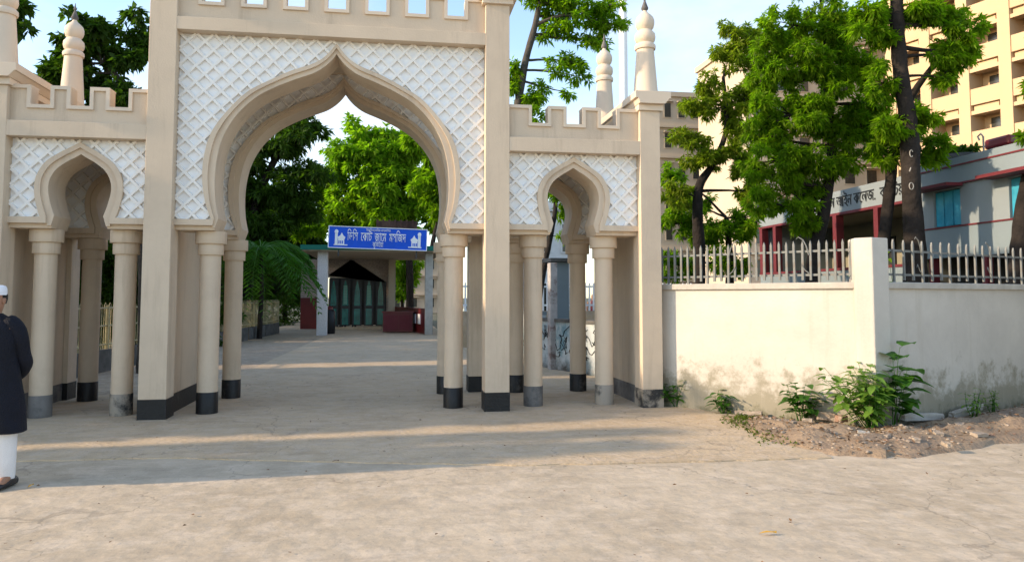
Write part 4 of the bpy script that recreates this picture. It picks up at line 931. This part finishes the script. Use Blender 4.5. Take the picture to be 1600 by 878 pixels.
for i in range(nx + 1):
    for j in range(ny + 1):
        u = i / nx; v = j / ny; p = lerp_poly(pB, u).lerp(lerp_poly(pA, u), v) ; jit = mnoise.noise(Vector((u * 22, 0, 3))) * .14 * (1 - v)
        ff = min(1, u * 5); vs.append((p.x, p.y + jit, (bankz(p, v) * ff if 0 < j else -.01) + .004))
for i in range(nx):
    for j in range(ny): a = i * (ny + 1) + j; fs.append((a, a + ny + 1, a + ny + 2, a + 1))
tag(MB().add(vs, fs).build('dirt_bank', SOIL, None, True), kind='structure')
def stone_mesh(m, k=0, flat=.5):
    bm = bmesh.new(); bmesh.ops.create_icosphere(bm, subdivisions=1, radius=1)
    for v in bm.verts: v.co *= random.uniform(.7, 1.15); v.co.z *= flat
    me = bpy.data.meshes.new('stone'); bm.to_mesh(me); bm.free(); me.materials.append(m); return me
sms = [stone_mesh(STONE, flat=random.uniform(.3, .6)) for _ in range(6)] + [stone_mesh(BRICK, flat=.5) for _ in range(2)]
def merge_inst(meshes, placements):
    V = []; F = []; k = 0
    for mi_, loc, rz, s in placements:
        me = meshes[mi_]; M = Matrix.Translation(loc) @ Matrix.Rotation(rz, 4, 'Z') @ Matrix.Diagonal((s, s * random.uniform(.6, 1), s, 1))
        for v in me.vertices: V.append(tuple(M @ v.co))
        for p in me.polygons: F.append(tuple(i + k for i in p.vertices))
        k += len(me.vertices)
    return MB().add(V, F)
pl_, pl2 = [], []
for i in range(620):
    u = random.uniform(.12, 1); v = random.random() ** .8; p = lerp_poly(pB, u).lerp(lerp_poly(pA, u), v)
    s = random.choice([.012, .016, .022, .03]) * random.uniform(.7, 1.3); (pl_ if random.random() < .88 else pl2).append((random.randrange(6), Vector((p.x, p.y, bankz(p, v) + .006)), random.uniform(0, 6), s))
tag(merge_inst(sms, pl_).build('rubble', STONE), 'small broken stones strewn over the dusty bank below the wall', 'rubble', kind='stuff')
tag(merge_inst(sms, pl2).build('brick_chips', BRICK), 'reddish brick chips among the rubble below the wall', 'rubble', kind='stuff')
def slabstone(label, px, py, L_, w, h, rz, m, name='stone', z=.06):
    v = gnd(px, py); t = empty(name, (v.x, v.y, z), rz, label, 'stone'); bm = bmesh.new(); bmesh.ops.create_cube(bm, size=1)
    bmesh.ops.subdivide_edges(bm, edges=bm.edges, cuts=2, use_grid_fill=True)
    for q in bm.verts: q.co = Vector((q.co.x * L_, q.co.y * w, q.co.z * h)) + Vector((random.uniform(-1, 1), random.uniform(-1, 1), random.uniform(-1, 1))) * h * .14
    me = bpy.data.meshes.new(name); bm.to_mesh(me); bm.free(); me.materials.append(m); bpy.data.objects.remove(t)
    o = bpy.data.objects.new(name, me); C.objects.link(o); o.location = (v.x, v.y, z); o.rotation_euler = (random.uniform(-.1, .1), random.uniform(-.1, .1), rz); tag(o, label, 'stone')
    b = o.modifiers.new('bevel', 'BEVEL'); b.width = .01; return o
slabstone('long flat broken slab at the left end of the bank', 1170, 652, .34, .12, .05, -.6, STONE)
slabstone('flat pale slab under the trailing plant', 1215, 665, .30, .14, .05, -.3, STONE, z=.05)
slabstone('box-shaped cement lump between the plants', 1290, 662, .22, .12, .10, -.35, STONE, z=.10)
slabstone('tan angular stone right of the trailing plant', 1315, 668, .14, .1, .08, .4, BRICK, z=.11)
slabstone('long cement kerb stone lying at the foot of the right wall', 1440, 662, .85, .09, .09, .38, CAPM, 'kerb_stone', .09)
slabstone('second cement kerb stone continuing to the right', 1510, 652, .7, .09, .08, .38, CAPM, 'kerb_stone', .09)
slabstone('pale flat stone on the bank near the right frame edge', 1530, 690, .17, .1, .04, .2, STONE, z=.08)
slabstone('broken pale stone at the front of the right bank', 1500, 678, .12, .09, .05, 1.1, STONE, z=.1)
for i, (px, py) in enumerate([(1240, 672), (1262, 668), (1335, 665), (1350, 690), (1385, 695), (1430, 700), (1465, 690), (1570, 660), (1590, 668), (1480, 708)]):
    lab = ['grey stone below the trailing plant', 'second small stone right of the trailing plant roots', 'stone against the bushy plant roots', 'stone in front of the bushy plant', 'brownish stone in the middle of the bank', 'stone at the front of the bank', 'stone right of the bank middle', 'stone by the far right wall foot', 'stone at the right frame edge', 'foremost stone at the bank edge'][i]
    slabstone(lab, px, py, random.uniform(.07, .13), random.uniform(.05, .09), .045, random.uniform(0, 3), random.choice([STONE, STONE, BRICK, CAPM]), z=.09)
# dead leaves and low weeds
def litter(n, f, sz, m, name, label, z0=.006):
    c = np.array([f() for _ in range(n)]); V, F = fans(c, np.zeros((n, 3)) + rng.normal(size=(n, 3)) * np.array([1, 1, .1]), sz, 1, -.05, .5, .3)
    V[:, 2] = np.maximum(V[:, 2], c.repeat(4, 0)[:, 2] * .98)
    o = bpy.data.objects.new(name, np_mesh(name, V, F, m)); C.objects.link(o); tag(o, label, name.replace('_', ' '), kind='stuff'); return o
def on_bank():
    u = random.uniform(.1, 1); v = random.random(); p = lerp_poly(pB, u).lerp(lerp_poly(pA, u), v); return (p.x, p.y, bankz(p, v) + .012)
litter(900, on_bank, .05, LITTER, 'dead_leaves', 'brown dead leaves scattered over the bank by the wall')
def on_road(): 
    x = random.uniform(-5, 7); y = random.uniform(3.5, 16); return (x, y, .016)
litter(330, on_road, .03, LITTER, 'leaf_litter', 'small dark leaf scraps scattered over the concrete')
for px, py, m_, lb_, rz, s_ in ((1200, 836, YLEAF, 'orange-brown fallen leaf on the road in the foreground', -.1, .12), (48, 762, YLEAF, 'yellow leaf on the ground beside the man', 1.5, .09), (524, 723, LITTER, 'dark dry twig-like leaf in the middle of the slab edge', .4, .07)):
    v = gnd(px, py); b = MB(); prof = [(0, 0), (.25, .7), (.5, 1), (.75, .7), (1, 0)]; vs = []; fs = []
    for u_, w_ in prof: vs += [(s_ * (u_ - .5), s_ * .14 * w_, .012 * w_), (s_ * (u_ - .5), 0, .002 + .012 * u_), (s_ * (u_ - .5), -s_ * .14 * w_, .012 * w_)]
    for q in range(4): fs += [(q * 3, q * 3 + 1, q * 3 + 4, q * 3 + 3), (q * 3 + 1, q * 3 + 2, q * 3 + 5, q * 3 + 4)]
    o = b.add(vs, fs).build('fallen_leaf', m_); o.location = (v.x, v.y, .015); o.rotation_euler.z = rz; tag(o, lb_, 'leaf')
def weeds(label, pts, n, sz, m):
    c = []
    for _ in range(n):
        px, py, rx, ry = random.choice(pts); v = gnd(px + random.gauss(0, rx), py + random.gauss(0, ry)); c.append((v.x, v.y, random.uniform(.0, .05)))
    V, F = fans(np.array(c), np.zeros((n, 3)) + np.array([0, 0, .8]), sz, 5, .1, .35, .7)
    o = bpy.data.objects.new('weeds', np_mesh('weeds', V, F, m)); C.objects.link(o); tag(o, label, 'weeds', kind='stuff')
weeds('low mossy green weeds spreading over the slab edge below the wall', [(1160, 658, 14, 5), (1215, 672, 22, 7), (1245, 688, 26, 5), (1190, 672, 14, 5)], 900, .035, MOSS)

# ================================================================== PERSON
SKIN = mat('skin', (.30, .16, .10), .55, .08, 6, .05, 60); NAVY = mat('navy_cloth', (.004, .005, .011), .8, .3, 8, .6, 90); PANT = mat('white_cloth', (.72, .70, .69), .85, .05, 8, .3, 90); SHOE = mat('black_leather', (.012, .012, .013), .35, .2, 8, .1, 60, spec=.5); CAPW = mat('white_knit', (.8, .82, .86), .9, .05, 20, .5, 160); HAIRM = mat('dark_hair', (.012, .01, .009), .7, .3, 60, .5, 200)
px_ = gnd(18, 762); MAN = Vector((px_.x - .22, px_.y + .05, 0))
man = empty('person', MAN, R(-8), 'man in navy kurta, white trousers and white cap standing with hands behind his back', 'person')
def ell(cx, cy, z, rx, ry, n=20, ph=0, wob=0):
    return [(cx + rx * math.cos(t) * (1 + wob * math.sin(3 * t + z * 9)), cy + ry * math.sin(t) * (1 + wob * math.cos(5 * t + z * 7)), z) for t in np.linspace(0, 2 * math.pi, n, endpoint=False)]
# body (one skinned surface)
def skin_body():
    J = {'pel': (0, 0, .92, .13), 'sp': (0, .01, 1.10, .12), 'ch': (0, .0, 1.28, .14), 'nk': (0, .01, 1.43, .055), 'hd0': (0, -.005, 1.50, .062)}
    V = []; E = []; RR = []
    def v(x, y, z, r): V.append((x, y, z)); RR.append(r); return len(V) - 1
    pel = v(*J['pel']); sp = v(*J['sp']); ch = v(*J['ch']); nk = v(*J['nk']); hd = v(*J['hd0']); E += [(pel, sp), (sp, ch), (ch, nk), (nk, hd)]
    for s in (-1, 1):
        hip = v(s * .09, 0, .86, .10); kn = v(s * .10 + .05, -.01, .48, .065); an = v(s * .11 + .06, .02, .09, .042); to = v(s * .12 + .06, -.12, .04, .035); E += [(pel, hip), (hip, kn), (kn, an), (an, to)]
        sh = v(s * .17, .0, 1.36, .065); el = v(s * .25, .07, 1.08, .043); wr = v(s * .10, .17, .90, .028); pm = v(s * .04, .18, .87, .032); E += [(ch, sh), (sh, el), (el, wr), (wr, pm)]
        for f in range(5):
            dx = -s * .03; b0 = v(s * .03 + dx * .2, .19 + .004 * f, .875 - .017 * f, .009); b1 = v(-s * (.02 + .004 * f), .20, .865 - .018 * f, .008); b2 = v(-s * (.035), .195, .85 - .018 * f, .007); E += [(pm, b0), (b0, b1), (b1, b2)]
    me = bpy.data.meshes.new('body'); me.from_pydata(V, E, []); o = bpy.data.objects.new('body', me); C.objects.link(o); o.parent = man
    sk = o.modifiers.new('skin', 'SKIN'); 
    if not me.skin_vertices: 
        pass
    for i, r in enumerate(RR): me.skin_vertices[0].data[i].radius = (r, r)
    me.skin_vertices[0].data[0].use_root = True
    ss = o.modifiers.new('sub', 'SUBSURF'); ss.levels = 2; ss.render_levels = 2
    me.materials.append(SKIN); return o
try:
    skin_body()
except Exception as ex:
    print('skin failed', ex)
hd = MB()
prof = [(1.46, .05, .055, .01), (1.49, .062, .075, 0), (1.52, .070, .088, -.004), (1.55, .076, .095, -.004), (1.585, .079, .098, 0), (1.62, .078, .097, .004), (1.65, .070, .088, .006), (1.68, .05, .062, .008), (1.695, .02, .03, .008)]
hd.rings([ell(0, cy_, z, rx, ry, 24) for z, rx, ry, cy_ in prof])
hd.rings([ell(0, -.095 - a, z, w, w * .8, 8) for z, w, a in ((1.535, .018, .008), (1.545, .02, .018), (1.56, .014, .012), (1.585, .010, .0))])
for s in (-1, 1): hd.rings([ell(s * .081, .005, z, w * .4, w, 8) for z, w in ((1.54, .012), (1.555, .022), (1.575, .026), (1.59, .018))])
hd.build('head', SKIN, man, True)
for s in (-1, 1): MB().rings([ell(s * .03, -.092, z, w, .006, 8) for z, w in ((1.576, .006), (1.58, .013), (1.584, .006))]).build('eye', HAIRM, man, True)
MB().rings([ell(0, -.089, z, w, .006, 8) for z, w in ((1.508, .012), (1.513, .024), (1.518, .012))]).build('mouth', MAROON, man, True)
MB().rings([ell(0, .012, z, r, r * 1.18, 20) for z, r in ((1.54, .074), (1.58, .0825), (1.62, .082), (1.63, .07))]).build('hair', HAIRM, man, True).location.y = .008
MB().rings([ell(0, .006, z, r, r * 1.2, 24) for z, r in ((1.615, .084), (1.64, .085), (1.67, .083), (1.69, .075), (1.70, .05))]).build('cap', CAPW, man, True)
ku = MB(); ku.rings([ell(max(0, (1.3 - z) * .065), .01, z, rx, ry, 32, wob=w) for z, rx, ry, w in ((.46, .25, .17, .075), (.60, .237, .165, .055), (.75, .222, .158, .04), (.90, .208, .15, .025), (1.05, .195, .14, .01), (1.2, .205, .14, .008), (1.32, .218, .13, .0), (1.385, .195, .11, 0), (1.425, .12, .085, 0), (1.455, .066, .068, 0), (1.46, .062, .064, 0))])
ku.build('kurta', NAVY, man, True)
for s in (-1, 1):
    MB().tube(spline([(s * .11, .0, 1.40), (s * .20, .02, 1.30), (s * .222, .06, 1.12), (s * .222, .10, 1.03), (s * .16, .155, .95), (s * .10, .18, .905)], 4), [.06, .072, .075, .073, .07, .066, .064, .062, .06, .06, .06, .06, .06, .059, .056, .054, .052, .05, .049, .048, .047], 14).build('sleeve', NAVY, man, True)
    MB().rings([ell(s * .09 + .05 + dx, dy, z, r, r * 1.1, 18, wob=.02) for z, r, dx, dy in ((.07, .062, .01, .02), (.10, .068, .01, .015), (.22, .08, .005, .005), (.40, .088, 0, 0), (.60, .09, 0, 0), (.80, .09, 0, 0))]).build('trouser_leg', PANT, man, True)
    sh = MB(); n_ = 9; rs_ = []
    for i in range(n_):
        t = i / (n_ - 1); y = .10 - .275 * t; hw = .045 * (1 - .0 * t) * (math.sin(math.pi * min(1, .18 + .72 * t)) ** .45); ht = [.075, .085, .082, .075, .065, .058, .052, .045, .022][i]
        rs_.append([(s * .115 + .06 + hw * math.cos(a) * (1 if a < math.pi else 1.05), y, .004 + max(0, (ht * (.5 + .5 * math.sin(a))))) for a in np.linspace(-math.pi / 2, 1.5 * math.pi, 14, endpoint=False)])
    sh.rings(rs_); o = sh.build('shoe', SHOE, man, True)
MB().tube([(.2, -.085, .46), (.205, -.075, .75)], .004, 5).build('kurta_piping', MAROON, man, True)
# small far pedestrian behind the picket railing
fp = at(927, 470, 30); pd = empty('person', (fp.x, 30, 0), 0, 'tiny far pedestrian in red and blue beyond the right side arch', 'person')
MB().rings([ell(0, 0, z, r, r * .7, 12) for z, r in ((.8, .15), (1.0, .17), (1.3, .2), (1.45, .12))]).build('shirt', REDP, pd, True)
for s in (-1, 1): MB().rings([ell(s * .09, 0, z, r, r, 10) for z, r in ((0, .05), (.4, .07), (.85, .1))]).build('trouser_leg', SIGNB, pd, True)
for s in (-1, 1): MB().tube([(s * .2, 0, 1.4), (s * .26, .02, 1.1), (s * .24, -.08, .85)], [.05, .045, .035], 8).build('arm', SKIN, pd, True)
MB().rings([ell(0, 0, z, r, r * 1.15, 12) for z, r in ((1.42, .05), (1.5, .07), (1.58, .085), (1.66, .08), (1.70, .04))]).build('head', SKIN, pd, True)

# ================================================================== OFF-FRAME LEFT: trees added to shade the forecourt, gaps shaped for sun streaks

def shade_crown(label, x, y0, y1, z0, z1, k, lf=.30, rx=1.6):
    yc, zc = (y0 + y1) / 2, (z0 + z1) / 2
    t = empty('shade_tree', (x, yc, 0), 0, label, 'tree', group='trees added on the left for their shade')
    b = MB(); b.tube([(0, 0, -.05), (.1, 0, z0 * .6), (0, .1, z0 + .5), (.1, 0, zc)], [.22, .18, .15, .08], 10)
    for q in range(6): b.tube([(0, .05, z0 * .8), (random.uniform(-.8, .8), random.uniform(y0, y1) * .5 - yc * .5, z0 + .8), (random.uniform(-1, 1), random.uniform(y0 - yc, y1 - yc) * .8, random.uniform(zc, z1))], [.08, .05, .02], 6)
    b.build('trunk', BARK, t, True)
    u = rng.uniform(-1, 1, (k * 3, 3)); u = u[(np.abs(u) ** 4).sum(1) < 1][:k]
    P_ = u * np.array([rx, (y1 - y0) / 2, (z1 - z0) / 2]) + np.array([0, 0, zc])
    V, F = fans(P_, u, lf, 7, .4, .45); o = bpy.data.objects.new('crown', np_mesh('crown', V, F, LF)); C.objects.link(o); o.parent = t
for lb_, x, y0, y1, z0, z1, k in (('narrow tree added out of view to shade the slab edge', -11.4, 6.85, 7.35, 1.2, 5.2, 420), ('slim tree added out of view between two sun streaks', -11.2, 7.75, 8.0, 1.2, 5.4, 330),
        ('tree added out of view to shade the ground by the gateway', -11, 8.75, 13.9, 1.0, 6.0, 2600), ('tree added out of view to shade the ground beyond the gateway', -12, 14.1, 16.9, 1.0, 7.5, 2000), ('farthest tree added out of view for its shade', -13.5, 18.2, 27, 1.0, 9, 3000), ('tree added deep behind the railing shrubs to block sun', -16, 27.5, 37, .8, 11, 3600), ('last tree added far behind the railing shrubs to block sun', -19, 37.5, 48, .8, 12, 3600)):  # last two added to keep sun off the shrubs
    shade_crown(lb_, x, y0, y1, z0, z1, k)

# ================================================================== odds and ends on and around the low building and the marked tree
def tub(label, px, py, w, h, m, cat, nm, X=FX + .6):
    v = atX(px, py, X); o = empty(nm, (X, v.y, 4.02), 0, label, cat); return o, v
o, v = tub('round dark green tub of plants on the college roof', 1498, 240, 0, 0, METAL, 'tub', 'roof_tub')
MB().lathe(0, 0, [(.28, 0), (.36, .12), (.38, .45), (.36, .5), (.3, .47)], 20).build('bowl', METAL, o, True)
Vv, Fv = fans(rng.normal(size=(60, 3)) * np.array([.16, .16, .05]) + np.array([0, 0, .55]), np.tile(np.array([0, 0, .5]), (60, 1)), .16, 5, .2, .4)
q = bpy.data.objects.new('foliage', np_mesh('foliage', Vv, Fv, LD)); C.objects.link(q); q.parent = o
o, v = tub('black boxy air conditioner with red cover on the college roof near the right edge', 1575, 222, 0, 0, METAL, 'air conditioner', 'air_conditioner')
MB().box(-.2, .2, -.4, .4, 0, .42).build('casing', METAL, o, bevel=.03); MB().box(-.22, .15, -.25, .35, .421, .62).build('cover', REDP, o, bevel=.05); MB().box(-.23, -.201, -.33, .33, .06, .36).build('grille', DARKIN, o)
MB().tube([(0, .6, 0), (0, .6, .75), (0, .66, .82), (0, .74, .78), (0, .70, .70)], .018, 6).build('pipe', CAPM, o, True)
mk = MB(); 
def ring_mark(px, py, rx, ry, Y, a0=0, a1=6.28):
    c = at(px, py, Y); k = Y / FPX; pts = [(c.x + rx * k * math.cos(t), Y, c.z + ry * k * math.sin(t)) for t in np.linspace(a0, a1, 14)]; mk.tube(pts, .008, 5)
ring_mark(1424, 291, 4, 6, 12.4 - .20); ring_mark(1424, 240, 3, 6, 12.4 - .19, .5, 5.5); 
c0 = at(1424, 268, 12.2); mk.tube([(c0.x - .03, 12.21, c0.z), (c0.x, 12.21, c0.z + .07)], .01, 5)
tr0 = [o_ for o_ in C.objects if o_.get('label', '').startswith('thick dark-barked tree')][0]
q = mk.build('painted_mark', CAPM, tr0); q.location = -tr0.location
